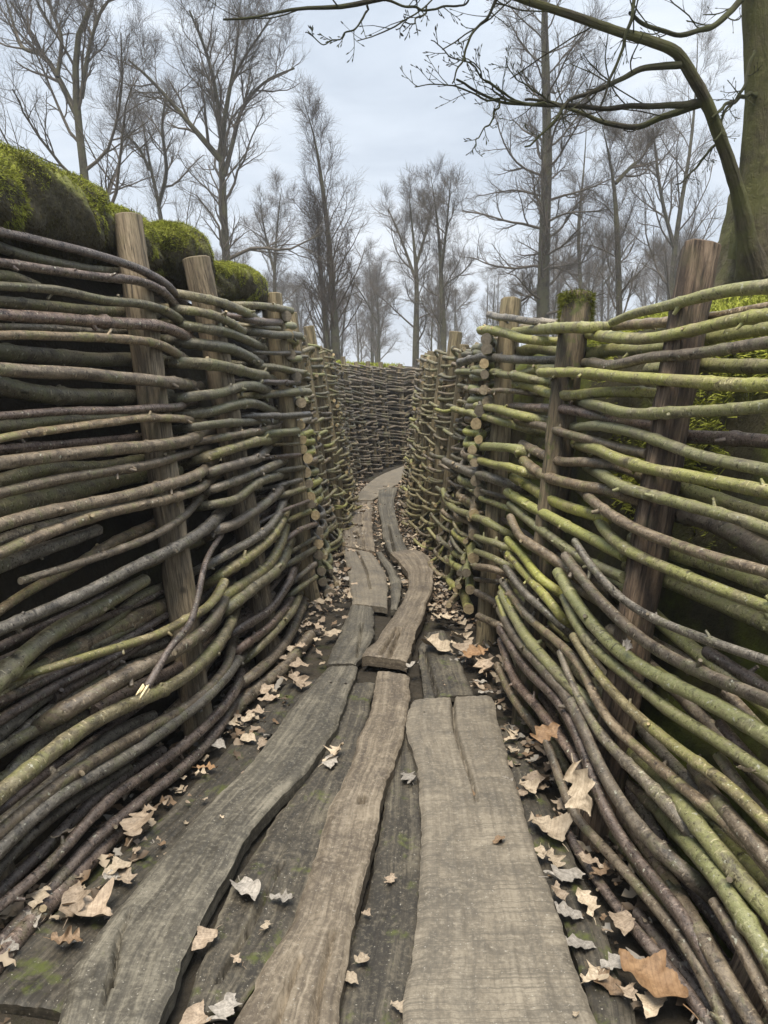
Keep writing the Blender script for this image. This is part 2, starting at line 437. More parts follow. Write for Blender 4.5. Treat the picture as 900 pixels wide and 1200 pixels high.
# ------------------------------------------------------------------ rods
def rod_mesh(mb, C, R0, R1, caps=(1, 1), sides=10, wig=0.0022):
    n = len(C)
    L = np.linalg.norm(np.diff(C, axis=0), axis=1).sum()
    cells = max(2, int(L / 0.24))
    C = C.copy()
    C[:, 0] += noise1(n, cells) * wig; C[:, 2] += noise1(n, cells) * wig; C[:, 1] += noise1(n, cells) * wig
    s = np.linspace(0, 1, n)
    rad = R0 + (R1 - R0) * s
    rad = rad * (1 + 0.025 * noise1(n, max(3, int(L / 0.06))))
    xs = s * L
    knots = [nr.uniform(0, L) for _ in range(max(1, int(L / 0.22)))]
    for k in knots:
        rad = rad * (1 + nr.uniform(0.05, 0.24) * np.exp(-((xs - k) / 0.013) ** 2))
    lop = 1 + 0.05 * nr.normal(size=(1, 1, sides)) * np.ones((1, n, 1))
    V = tubes(mb, C[None], rad[None, :, None] * lop, sides)
    V = V.reshape(n, sides, 3)
    for end, do in ((0, caps[0]), (-1, caps[1])):
        ring = V[end]
        ctr = ring.mean(0)
        mb.add(np.vstack([ring, ctr[None]]), [[i, (i + 1) % sides, sides] if end == -1 else [(i + 1) % sides, i, sides] for i in range(sides)], do)
    # twig stubs
    for k in knots:
        if nr.random() < 0.6:
            i = min(n - 2, max(1, int(k / L * (n - 1))))
            T = C[i + 1] - C[i - 1]; T /= np.linalg.norm(T) + 1e-9
            a = nr.normal(size=3); a -= T * a.dot(T); a /= np.linalg.norm(a)
            ln = nr.uniform(0.006, 0.034); r = rad[i] * nr.uniform(0.25, 0.42)
            d = a * 0.8 + T * 0.55 * nr.choice([-1, 1])
            P = np.stack([C[i] + a * rad[i] * 0.5, C[i] + a * rad[i] * 0.8 + d * ln * 0.5, C[i] + a * rad[i] * 0.8 + d * ln])
            W = tubes(mb, P[None], np.array([[r * 1.5, r, r * 0.85]]), 6).reshape(3, 6, 3)[-1]
            mb.add(W, [list(range(6))], 1)

OFFS = 0.086
def traced(spec, side, parent, jit=0.012, step=0.022, sides=10):
    """one rod from the outline of it seen in the photograph: every point goes to its own depth on the battered weave"""
    head, pts = spec.split('|')
    col, th0, th1, prof = head.split()
    P = [tuple(float(x) for x in p.split(',')) for p in pts.split()]
    left_out, right_out = P[0][0] <= 3, P[-1][0] >= 897
    if side == 'R' and prof == 'f' and P[0][0] < 612 and not right_out: prof = 'f-'
    if side == 'L' and prof == 'f' and P[0][0] > 255: prof = '-f'
    if side == 'L' and col == 'g': col = 'o'
    if side == 'L' and col == 'Y': col = 'g'
    if left_out: P = [(P[0][0] - 70, P[0][1] - (P[1][1] - P[0][1]) * 70 / max(8, P[1][0] - P[0][0]))] + P
    if right_out: P = P + [(P[-1][0] + 60, P[-1][1] + (P[-1][1] - P[-2][1]) * 60 / max(8, P[-1][0] - P[-2][0]))]
    base = -OFFS if prof == 'b' else (OFFS * 1.9 if prof == 'x' else OFFS)
    if prof == 's': base = 0.03
    j = nr.uniform(-jit, jit)
    offs = [base + j] * len(P)
    def tuck(a, b_, d):
        l = math.hypot(b_[0] - a[0], b_[1] - a[1])
        return (b_[0] + (b_[0] - a[0]) / l * d, b_[1] + (b_[1] - a[1]) / l * d)
    back_end = prof in ('f-', '-f-', 'b', 's') and not right_out
    back_start = prof in ('-f', '-f-', 'b', 's') and not left_out
    if prof in ('f-', '-f-'):
        offs[-1] = -0.02; P = P + [tuck(P[-2], P[-1], 14)]; offs.append(-0.12)
    if prof in ('-f', '-f-'):
        offs[0] = -0.02; P = [tuck(P[1], P[0], 14)] + P; offs.insert(0, -0.12)
    if prof == 'b':
        if back_end: P = P + [tuck(P[-2], P[-1], 24)]; offs.append(base + j)
        if back_start: P = [tuck(P[1], P[0], 30)] + P; offs.insert(0, base + j)
    pts3, ts = [], []
    for (u, v), o in zip(P, offs):
        p, t = hit(u, v, o, side); pts3.append(p); ts.append(t)
    pts3 = np.array(pts3); ts = np.array(ts)
    r0 = min(float(th0) * ts[0] / F / 2 * 1.04, 0.05); r1 = min(float(th1) * ts[-1] / F / 2 * 1.04, 0.05)
    L = np.linalg.norm(np.diff(pts3, axis=0), axis=1).sum()
    C = catmull(pts3, max(8, int(L / step)))
    w = min(max(1, int(0.11 / step)), max(1, len(C) // 5))
    for _ in range(2):
        Cp = np.pad(C, ((w, w), (0, 0)), mode='reflect', reflect_type='odd')
        C = np.stack([np.convolve(Cp[:, k], np.ones(2 * w + 1) / (2 * w + 1), 'valid') for k in range(3)], 1)
    C[:, 2] = np.maximum(C[:, 2], 0.012)
    caps = (0 if back_start else 1, 0 if back_end else 1)
    mb = MB(); rod_mesh(mb, C, r0, r1, caps, sides=sides)
    return mb.build('wattle_rod', [BARK[col], CUT], parent)

L_RODS = """
p 10 9 f-|0,273 50,283 100,295 150,310 180,323 197,335 206,345
g 14 8 b|0,291 20,300 50,306 100,315 150,320
p 11 9 f-|0,308 50,315 100,322 150,327 178,332 190,342 203,356
g 17 11 s|-30,328 0,320 17,319 32,330 45,337
g 11 11 f-|0,335 50,338 100,347 150,354 183,359 200,366 210,376
g 13 11 b|0,353 50,358 100,363 160,367
p 14 12 f-|0,368 67,373 133,378 183,382 207,387 220,396
y 9 8 b|0,383 67,385 100,387 160,390
b 11 10 f-|0,394 27,393 80,393 133,397 187,402 200,410 213,419
g 22 15 b|0,412 33,415 83,420 165,421
b 17 12 f-|0,433 50,437 100,439 150,443 200,448 220,452
g 22 16 b|0,452 33,460 67,464 117,465 175,465
p 9 9 f-|0,487 50,483 100,481 150,479 203,478 216,474
g 15 8 b|0,500 33,497 83,492 133,489 175,488
b 10 9 f-|0,515 33,508 83,501 133,495 183,491 210,491 226,494
p 12 10 b|0,527 50,523 117,517 180,511
b 17 12 f-|0,543 50,536 117,528 183,522 217,516 238,508
g 19 10 b|0,563 43,551 100,548 175,537
b 14 9 f-|0,578 50,566 100,557 150,548 200,537 230,529
g 28 14 b|0,595 50,584 83,577 133,562 185,555
b 16 11 f-|0,617 67,597 117,588 167,577 207,566 233,555 243,546
y 15 11 b|0,633 33,620 73,612 120,598 180,585
b 15 9 f-|0,648 33,633 100,608 150,595 200,585 230,575 247,563
y 20 13 s|0,663 33,650 83,633 115,620
b 8 9 f-|24,681 83,663 133,647 183,627 213,607 239,581
b 12 12 b|0,713 20,698 43,687 83,668 117,643 187,612
y 15 13 f-|0,738 50,717 100,697 140,673 183,653 217,637 243,617 262,598
g 27 14 s|0,797 43,755 90,727 140,697 170,680
g 16 11 b|0,815 33,787 67,767 117,743 133,727 160,700 200,684
b 20 16 b|80,765 117,747 150,727 205,705
o 9 11 -f|10,797 67,782 117,765 167,750 200,740 220,723 250,708 263,682
y 28 14 b|0,853 33,823 67,800 100,777 150,763 205,750
y 15 12 b|0,877 33,850 83,813 127,790 190,770
b 20 10 -f-|47,850 83,830 117,810 157,787 207,763 240,740 258,712 266,694
y 20 13 b|0,923 17,900 40,870 70,850 120,825
g 22 10 f-|0,931 50,890 100,853 133,833 183,813 227,787 253,760 268,735 276,715
y 20 13 s|0,968 40,935 75,908 133,858 180,838
b 18 10 f-|0,975 50,932 117,887 167,858 217,830 247,803 265,783 274,750
y 18 10 f-|0,995 50,945 107,912 160,880 200,850 240,820 270,787 287,764
p 13 11 f-|0,1062 75,1000 117,943 167,910 213,877 250,843 277,807 284,785
p 16 10 f-|0,1105 60,1045 110,985 160,942 200,910 240,877 267,840 284,806
p 22 18 s|0,1125 30,1085 65,1050 105,1005 150,960
y 14 12 s|0,1015 40,968 90,940 150,900
p 14 12 s|0,1045 40,1010 90,955 140,912 190,880
g 10 9 -f-|194,341 233,348 267,357 290,367 300,374
g 10 9 -f-|198,361 233,365 260,373 280,385 286,391
g 11 9 -f-|203,379 233,384 267,390 297,402 305,407
g 12 10 -f-|203,400 250,405 273,410 298,422 305,428
g 12 10 -f-|193,423 233,425 267,430 300,438 320,446
g 12 10 -f-|198,468 237,463 264,460 276,453 298,453 318,461
g 11 9 -f-|209,485 249,482 278,474 298,473 317,482
g 9 8 -f-|208,503 237,498 273,495 318,495
b 9 8 -f-|220,520 250,514 290,509 322,500
g 11 9 -f-|225,541 250,533 280,524 300,518 321,515
b 11 10 -f-|235,558 250,553 280,543 300,538 311,527
y 9 9 -f-|237,577 250,572 280,562 310,550 331,541
g 10 10 -f-|231,594 250,590 276,585 294,572 310,562 331,557
b 11 10 -f-|240,629 250,622 276,614 300,598 318,584 331,571
y 9 9 -f-|228,670 250,660 280,642 310,622 324,606 334,584
g 11 11 -f-|243,684 260,672 290,654 316,632 328,614 334,600
g 11 10 -f-|253,707 264,696 290,682 316,660 328,638 335,616
g 13 13 -f-|256,722 265,714 290,694 310,680 326,666 337,640
p 9 9 -f-|262,748 275,740 300,727 327,703 340,677 346,664
p 9 9 -f-|267,772 280,760 310,740 330,718 339,705
g 8 8 -f-|279,781 300,762 317,747 343,717 351,698
b 11 10 -f-|273,807 285,798 310,780 337,750 352,716
b 13 11 -f-|277,832 290,817 310,800 333,783 355,756
g 8 8 f|278,357 310,358 341,364
p 8 8 f|262,369 298,376 329,378
g 6 6 f|281,381 308,384 326,385
g 9 9 f|278,387 310,391 351,393
b 5 5 f|285,412 317,414 351,414
g 8 8 f|283,427 322,431 358,438
p 6 6 f|264,447 310,448 350,448
g 9 9 f|290,465 334,461 361,459
y 7 7 f|268,489 310,488 362,486
Y 9 9 f|294,512 327,508 349,506
b 4 4 f|315,521 349,520
p 5 5 f|304,538 351,533
g 6 6 f|312,554 357,547
y 6 6 f|316,572 353,562
g 7 7 f|316,585 357,573
p 5 5 f|288,622 330,600 361,587
g 7 7 f|330,614 362,599
p 6 6 f|327,642 344,625 371,614
g 5 5 f|333,652 369,630
g 7 7 f|325,668 369,643
b 7 7 f|340,683 369,661
g 7 7 f|340,698 370,676
p 9 8 b|190,735 230,700 262,668
b 9 9 s|225,760 250,735 275,700
""".strip().split('\n')

R_RODS = """
g 9 19 f|716,377 735,367 770,362 813,348 857,339 900,336
b 12 11 b|640,385 683,384 706,383 756,380 800,377 850,370 900,360
g 12 16 -f|696,392 727,396 750,398 779,394 813,387 857,375 900,369
g 12 16 b|609,414 636,407 658,414 690,416 721,407 741,411 785,406 831,398 871,388 900,385
b 10 15 -f|690,425 721,429 744,423 770,416 813,413 857,409 900,401
g 10 19 f|632,436 675,437 709,439 727,443 785,446 842,449 900,449
g 15 17 b|790,432 825,429 871,428 900,429
g 11 12 s|604,450 626,452 641,461 666,464 698,461 741,458 778,462
g 10 16 -f|681,471 712,478 735,484 770,484 813,481 857,479 900,475
p 9 13 s|600,477 641,479 675,482 712,491 769,499
p 15 17 b|780,508 810,511 857,515 900,518
g 10 16 -f|675,500 712,501 741,506 770,514 796,527 837,539 871,546 900,551
b 8 11 s|605,493 636,499 660,508 683,513 721,523 760,532
g 11 16 -f|678,521 712,530 741,545 770,552 813,558 857,568 900,576
b 10 12 s|612,520 636,532 652,542 683,543 715,545 741,553 756,560
g 13 16 -f|700,553 715,562 732,572 770,581 813,594 857,605 900,620
b 12 13 s|614,540 636,557 666,566 690,571 718,578 752,589
g 16 18 b|780,566 828,581 871,595 900,604
b 16 28 b|775,597 842,613 871,630 886,642 915,655
b 11 15 -f|688,580 698,590 712,601 756,624 799,642 842,655 900,670
g 10 13 s|602,559 629,576 658,592 690,600 712,610
g 13 16 -f|702,610 709,622 718,636 741,647 770,662 813,679 857,698 900,712
g 16 18 b|770,642 842,665 900,688
g 18 20 b|765,673 828,699 871,720 900,731
Y 11 14 s|596,577 617,591 653,610 690,629 732,651
g 9 13 s|597,591 629,618 653,635 680,654 732,678
y 9 13 x|674,634 689,659 712,688 747,717 785,734 842,756 900,775
b 11 19 f|662,651 683,679 710,712 741,742 785,771 842,797 900,821
Y 13 25 f|653,672 678,712 706,748 741,776 785,801 828,820 860,838 905,868
g 11 18 f|661,700 686,752 727,786 770,824 813,853 857,876 900,910
o 10 18 f|672,745 680,762 704,795 735,830 770,859 813,891 857,922 886,951 900,968
b 8 18 f|597,695 623,727 652,749 686,787 694,811 706,836 735,867 770,899 813,934 854,966 880,992 900,1018
y 7 18 f-|657,765 672,807 686,838 704,864 741,899 770,928 813,978 835,1006
g 11 15 f|588,695 612,740 637,771 663,800 686,820 712,845
b 10 18 f|585,714 601,744 626,773 654,802 674,827 690,870 706,905 741,966 770,995 802,1018 839,1058
b 12 18 f|835,1055 860,1090 883,1137 900,1168
p 8 16 f|586,736 608,773 630,798 654,820 668,842 689,895 727,983 764,1027 799,1073 819,1102 842,1148 862,1198
p 9 11 f|586,750 603,798 626,824 639,842 659,869 680,902 700,935
b 8 10 f|583,780 597,811 612,833 630,858
b 10 16 f|637,860 648,887 666,949 692,978 727,1012 764,1056 793,1093 815,1118 842,1171 853,1205
p 10 16 f|655,960 663,975 692,1024 727,1070 764,1113 802,1154 830,1195 845,1225
b 18 22 -f|785,1037 813,1079 837,1125 865,1171 890,1210
Y 17 24 -f|783,962 825,1009 851,1041 886,1093 903,1125
g 17 26 -f|770,910 802,946 831,986 865,1027 900,1067
b 15 22 -f|820,910 842,943 871,975 900,1006
b 13 17 s|842,885 871,928 900,960
p 12 15 s|842,848 871,882 900,911
b 14 17 s|850,813 880,844 900,864
p 14 17 b|855,780 886,798 915,815
p 14 16 s|750,1070 779,1113 815,1160 850,1205
p 12 14 s|790,1097 825,1154 852,1205
g 16 18 b|745,705 790,745 850,790 900,830
b 15 18 b|740,760 800,815 850,870 900,925
y 14 18 b|705,790 760,865 820,930 870,1000 900,1040
p 14 18 b|690,850 740,930 790,1010 840,1080 900,1150
y 8 8 f|573,369 587,372 622,376 658,378
g 10 10 f|563,387 580,387 604,394 629,400 658,401
g 9 12 -f-|605,389 653,385 690,384 704,384
y 8 9 f|538,425 565,418 604,421 653,422
g 7 9 f|536,436 563,436 578,436 617,443 653,449
g 9 11 s|608,439 641,431 690,438 704,441
b 6 6 f|546,455 568,460 597,458 628,462
g 8 10 f|558,475 580,478 607,486 648,494
g 7 10 f|531,479 558,486 587,494 624,505
Y 9 10 f|553,524 580,524 607,526 628,534
g 8 9 f|551,536 575,544 607,551 638,560
y 8 11 f|521,540 551,554 573,560 609,572
b 5 6 f|565,575 598,584
g 6 7 f|563,584 602,599
g 7 9 f|519,574 526,591 548,603 573,613 597,627
b 10 12 f|597,606 607,628 636,647 675,675
g 7 8 f|558,629 585,637 604,647
g 7 8 f|558,646 585,657 604,668
Y 9 11 f|595,632 617,657 636,681 663,698
g 8 11 f|595,650 626,684 651,713 668,738
b 7 8 f|556,663 580,667 599,677
y 8 9 f|593,666 617,696 641,718 670,745
y 7 8 f|588,681 609,711 636,740 652,760
g 8 9 f|588,688 607,723 622,752
b 8 9 f|558,695 594,712
b 5 5 f|558,679 589,683
b 8 8 f|560,722 592,736
g 8 9 f|585,702 597,735 610,760
""".strip().split('\n')

def post(parent, p_top, p_bot, r, mat, cap=None, name='post', rough=0.05, zbot=-0.15, moss_from=None):
    d = p_bot - p_top
    t = (zbot - p_top[2]) / d[2]
    pb = p_top + d * t
    n = max(6, int(np.linalg.norm(pb - p_top) / 0.06))
    C = p_top + (pb - p_top) * np.linspace(0, 1, n)[:, None]
    C[:, 0] += noise1(n, 5) * 0.006; C[:, 1] += noise1(n, 5) * 0.006
    sides = 14
    lop = np.stack([np.roll(1 + rough * noise1(sides, 7), 0) for _ in range(1)])[None, :, :] * (1 + 0.03 * nr.normal(size=(1, n, sides)))
    mb = MB()
    V = tubes(mb, C[None], r * lop, sides).reshape(n, sides, 3)
    ring = V[0]
    inner = ring.mean(0) + (ring - ring.mean(0)) * 0.9 + np.array([0, 0, 0.006])
    vv = np.vstack([ring, inner, inner.mean(0)[None] + [[0, 0, 0.002]]])
    mb.add(vv, [[i, (i + 1) % sides, sides + (i + 1) % sides, sides + i] for i in range(sides)], 0)
    mb.add(vv, [[sides + (i + 1) % sides, 2 * sides, sides + i] for i in range(sides)], 1)
    o = mb.build(name, [mat, cap or CUT], parent)
    return o

def tufts(mb, P, N, ln, k, rng):
    i = rng.integers(0, len(P), k)
    p = P[i] + rng.normal(size=(k, 3)) * 0.006; n = N[i]
    d = n + rng.normal(size=(k, 3)) * 0.55 + np.array([0, 0, -0.15]); d /= np.linalg.norm(d, axis=1, keepdims=True)
    s = np.cross(d, rng.normal(size=(k, 3))); s /= np.linalg.norm(s, axis=1, keepdims=True) + 1e-9
    l = ln * rng.uniform(.5, 1.3, (k, 1)); w = l * 0.11
    V = np.stack([p - s * w - d * l * .2, p + s * w - d * l * .2, p + d * l + np.array([0, 0, -.25]) * l], 1).reshape(-1, 3)
    mb.add(V, np.arange(3 * k).reshape(k, 3))

# ------------------------------------------------------------------ walls
W_LN = thing('wattle_wall', 'long dark wattle wall in front of the mossy sandbags, with a broken pale-ended stick hanging out', 'wattle wall', (-1.0, 3.0, 0), 'wattle walls lining the trench')
def world_parent(o, p):
    o.parent = p
    o.matrix_parent_inverse = p.matrix_basis.inverted()
def adopt(children_of):
    """parts are built in world coordinates; keep them there under their thing"""
    for o in children_of.children:
        o.matrix_parent_inverse = children_of.matrix_basis.inverted()

for s in L_RODS: traced(s, 'L', W_LN)
def filler(side, parent, n, y0, y1, zmax, cols):
    mb = MB()
    for k in range(n):
        zz = zmax * (k + nr.random()) / n
        a = nr.uniform(y0, y1 - 1.0); b_ = min(y1, a + nr.uniform(1.2, 2.8))
        Y = np.linspace(a, b_, 9); Z = np.maximum(zz + noise1(9, 2) * .02 + nr.uniform(-.05, .05) * np.linspace(-1, 1, 9), .02)
        o = nr.uniform(.03, .11)
        X = gL(Y, Z) - o if side == 'L' else gR(Y, Z) + o
        C = catmull(np.stack([X, Y, Z], 1), 60)
        mb2 = MB(); rod_mesh(mb2, C, nr.uniform(.016, .026), nr.uniform(.012, .02), (0, 0), 8)
        off = mb.n
        for v, l, t, m_, u in zip(mb2.v, mb2.lv, mb2.lt, mb2.mi, mb2.uv):
            mb.v.append(v); mb.lv.append(l + off); mb.lt.append(t); mb.mi.append(np.full(len(m_), k % len(cols))); mb.uv.append(u)
        mb.n += mb2.n
    return tag(mb.build('inner_rods', [BARK[c] for c in cols], parent), kind='stuff')
filler('L', W_LN, 24, 0.7, 5.2, 0.8, 'bpopp')
# the snapped stick that hangs out of the weave
pts = [hit(u, v, o, 'L')[0] for u, v, o in [(259, 626, .05), (240, 662, .15), (230, 707, .19), (222, 733, .2), (200, 760, .2), (180, 793, .2), (172, 806, .2)]]
C = catmull(np.array(pts), 40)
mb = MB(); rod_mesh(mb, C, 0.011, 0.014, sides=9)
stick = mb.build('broken_stick', [BARK['p'], CUT], W_LN)
tag(stick, 'snapped reddish stick with a pale splintered end')
mb = MB()
e0 = pts[-1]; ed = pts[-1] - pts[-2]; ed /= np.linalg.norm(ed)
for k in range(9):
    o_ = nr.normal(size=3) * 0.0055
    ln = nr.uniform(0.03, 0.055)
    P = np.stack([e0 - ed * 0.012 + o_, e0 + ed * ln * 0.6 + o_ * 1.1, e0 + ed * ln + o_ * 1.2])
    tubes(mb, P[None], np.array([[0.0055, 0.0045, 0.0012]]), 5)
mb.build('splintered_end', PALE, stick)

post(W_LN, hit(152, 255, 0, 'L')[0], hit(215, 720, 0, 'L')[0], 0.062, POST, POST, rough=0.10)
post(W_LN, hit(233, 304, 0, 'L')[0], hit(306, 720, 0, 'L')[0], 0.070, POST, POST)
post(W_LN, hit(316, 346, 0, 'L')[0], hit(361, 686, 0, 'L')[0], 0.068, POST2, POST2)
post(W_LN, np.array([-1.62, 2.0, 2.2]), np.array([-1.18, 2.0, 0.2]), 0.064, POST, POST)

W_RN = thing('wattle_wall', 'long wattle wall of thick green and brown rods below the big mossy tree', 'wattle wall', (1.0, 3.0, 0), 'wattle walls lining the trench')
for s in R_RODS: traced(s, 'R', W_RN)
post(W_RN, hit(822, 291, 0, 'R')[0], hit(745, 712, 0, 'R')[0], 0.066, POSTB, POSTB, rough=0.12)
q2 = post(W_RN, hit(676, 347, 0, 'R')[0], hit(645, 600, 0, 'R')[0], 0.064, POSTM, MOSSTOP, rough=0.1)
filler('R', W_RN, 24, 0.7, 4.4, 0.75, 'bopgb')
def post_moss(parent_post, p, r, h, k):
    g = np.random.default_rng(9)
    a = g.uniform(0, 6.28, 1500); z = h * g.uniform(0, 1, 1500) ** 1.4
    N = np.stack([np.cos(a), np.sin(a), np.zeros(1500)], 1); P = p + N * r * 1.12 - np.stack([0 * a, 0 * a, z], 1)
    P2 = p + np.stack([np.cos(a) * r * np.sqrt(g.uniform(0, 1, 1500)), np.sin(a) * r * np.sqrt(g.uniform(0, 1, 1500)), 0 * a], 1)
    mb = MB(); tufts(mb, np.vstack([P, P2[:900]]), np.vstack([N, np.tile([[0, 0, 1.]], (900, 1))]), 0.016, k, g)
    return mb.build('moss', MOSS_DARK, parent_post, smooth=False)
post_moss(q2, hit(676, 347, 0, 'R')[0] + np.array([0, 0, .008]), 0.064, 0.15, 9000)
post(W_RN, hit(597, 352, 0, 'R')[0], hit(573, 691, 0, 'R')[0], 0.062, POST2, POST2)
post(W_RN, np.array([1.52, 1.6, 1.95]), np.array([0.95, 1.6, 0.2]), 0.064, POSTB, POSTB)

def stations(A, s):
    """point on base and top line at arc length s"""
    d = np.concatenate([[0], np.cumsum(np.hypot(np.diff(A[:, 0]), np.diff(A[:, 1])))])
    return np.stack([np.interp(s, d, A[:, k]) for k in range(5)], -1), d

def weave(A, s0, s1, post_s, parent, levels, z0, z1, colours, amp=0.06, sag=0.03, rad=(0.013, 0.021), length=(0.8, 1.5), side=1, maxparts=100, step=0.05, sides=7, name='wattle_rod', foot=0.0, zfun=None, tilt=0.0, end_poke=0.06, droop=0.018, irregular=0.5):
    """rods woven in and out of the posts; side=+1: trench is to the right of the line"""
    post_s = np.array(post_s)
    rods = []
    for k in range(levels):
        zz = z0 + (z1 - z0) * (k + nr.uniform(-.3, .3)) / (levels - 1)
        s = s0 - nr.uniform(0, 0.3)
        first = True
        while s < s1:
            e = min(s + nr.uniform(*length), s1 + nr.uniform(0, .12))
            # end just beyond a post
            j = np.argmin(abs(post_s - e)); e2 = post_s[j] + nr.uniform(0.03, end_poke + 0.05)
            if e2 > s + 0.35: e = e2
            n = max(5, int((e - s) / step))
            ss = np.linspace(s, e, n)
            ph = np.interp(ss, post_s, np.arange(len(post_s)), left=0, right=len(post_s) - 1)
            off = amp * np.cos(math.pi * (ph + (k if nr.random() < irregular else 0)))
            off = off + nr.uniform(-.008, .008)
            st, _ = stations(A, ss)
            z = zz - droop * np.cos(math.pi * ph) + nr.uniform(-.018, .018) + nr.uniform(-.04, .04) * (ss - ss.mean()) + tilt * (ss - ss.mean()) + noise1(n, 3) * 0.008
            z = z - sag * (np.sin(math.pi * (ph % 1)) ** 2) * nr.uniform(0.6, 1.3)
            z = np.clip(z, 0.02, None)
            f = (z / st[:, 4])
            bx = st[:, 0] + (st[:, 2] - st[:, 0]) * f; by = st[:, 1] + (st[:, 3] - st[:, 1]) * f
            tx = np.gradient(st[:, 0], ss); ty = np.gradient(st[:, 1], ss)
            l = np.hypot(tx, ty) + 1e-9
            nx, ny = side * ty / l, -side * tx / l
            off = off + foot * np.exp(-z / 0.35)
            C = np.stack([bx + nx * off, by + ny * off, z], 1)
            r = nr.uniform(*rad)
            rods.append((C, r, r * nr.uniform(0.7, 1.0), rnd.choice(colours)))
            s = e - nr.uniform(0.02, 0.16)
    rods.sort(key=lambda q: q[0][:, 1].mean())
    for C, r0, r1, c in rods[:maxparts]:
        mb = MB(); rod_mesh(mb, C, r0, r1, sides=sides, wig=0.003)
        mb.build(name, [BARK[c], CUT], parent)
    rest = rods[maxparts:]
    if rest:
        mb = MB(); 
        for C, r0, r1, c in rest: rod_mesh(mb, C, r0, r1, sides=6, wig=0.003)
        o = mb.build('woven_rods', [BARK[colours[0]], CUT], parent); tag(o, kind='stuff')

def s_of(A, y):
    d = np.concatenate([[0], np.cumsum(np.hypot(np.diff(A[:, 0]), np.diff(A[:, 1])))])
    return np.interp(y, A[:9, 1], d[:9])

def wall_post(A, s, parent, over, r, mat, side=1):
    st, _ = stations(A, np.array([s]))
    b = np.array([st[0, 0], st[0, 1], 0.0]); t = np.array([st[0, 2], st[0, 3], st[0, 4]])
    top = b + (t - b) * ((st[0, 4] + over) / st[0, 4])
    return post(parent, top, b, r, mat, mat)

# second left stretch, beyond the corner with the column of cut ends
W_L2 = thing('wattle_wall', 'narrow wattle wall past the left corner, starting with a column of round cut rod ends', 'wattle wall', (-.5, 7.0, 0), 'wattle walls lining the trench')
ls = lambda y: s_of(LEFT, y)
L2P = [ls(5.35), ls(5.95), ls(6.55), ls(7.15), ls(7.75), ls(8.35), ls(8.95)]
wall_post(LEFT, L2P[2], W_L2, 0.16, 0.055, POST2)
wall_post(LEFT, L2P[4], W_L2, 0.17, 0.055, POST2)
for i in (1, 3, 5, 6): wall_post(LEFT, L2P[i], W_L2, 0.02, 0.045, POST2)
ENDS_L = [(345, 441), (352, 470), (354, 497), (353, 514), (354, 525), (359, 536), (359, 555), (362, 566), (362, 580), (366, 591), (369, 604), (372, 622), (373, 636), (375, 650), (376, 667), (377, 680), (385, 703), (340, 392), (335, 372), (343, 415)]
for (u, v) in ENDS_L:
    u += nr.uniform(-3, 3); v += nr.uniform(-3, 3)
    p = at_y(u, v, 5.2)
    zz = max(0.03, p[2])
    q = []
    for yy, side_off in ((5.2, None), (5.6, 0.03), (5.95, 0.09), (6.3, 0.02), (6.6, -0.05)):
        if side_off is None: q.append(p); continue
        st, _ = stations(LEFT, np.array([ls(yy)])); st = st[0]
        f = zz / st[4]
        q.append(np.array([st[0] + (st[2] - st[0]) * f + side_off, yy, zz + nr.uniform(-.02, .02)]))
    C = catmull(np.array(q), 30)
    C[:, 2] = np.maximum(C[:, 2], 0.02)
    mb = MB(); rod_mesh(mb, C, nr.uniform(.031, .039), 0.021, sides=9, wig=0.003)
    mb.build('wattle_rod', [BARK[rnd.choice('ggby')], CUT], W_L2)
weave(LEFT, L2P[0] + .2, L2P[-1], L2P, W_L2, 29, 0.05, 1.88, 'oobogbo', 0.08, 0.02, (.014, .021), (0.55, 1.1), 1, 80, foot=0.10, end_poke=0.12)

# the far wall that bends across the end of the view
W_F = thing('wattle_wall', 'far curved wattle wall of thin dark rods closing off the end of the trench', 'wattle wall', (-.2, 12.5, 0), 'wattle walls lining the trench')
dL = stations(LEFT, np.array([0.]))[1]
sF0, sF1 = dL[8] + 0.1, dL[14]
FP = list(np.arange(sF0, sF1 + 0.01, 0.36))
for s in FP[::2]: wall_post(LEFT, s, W_F, nr.uniform(-0.05, 0.10), nr.uniform(0.035, 0.05), POST2)
weave(LEFT, sF0, sF1, FP, W_F, 31, 0.05, 1.80, 'bobob', 0.06, 0.0, (.015, .025), (0.6, 1.5), 1, 100, step=0.06, sides=7, foot=0.05)

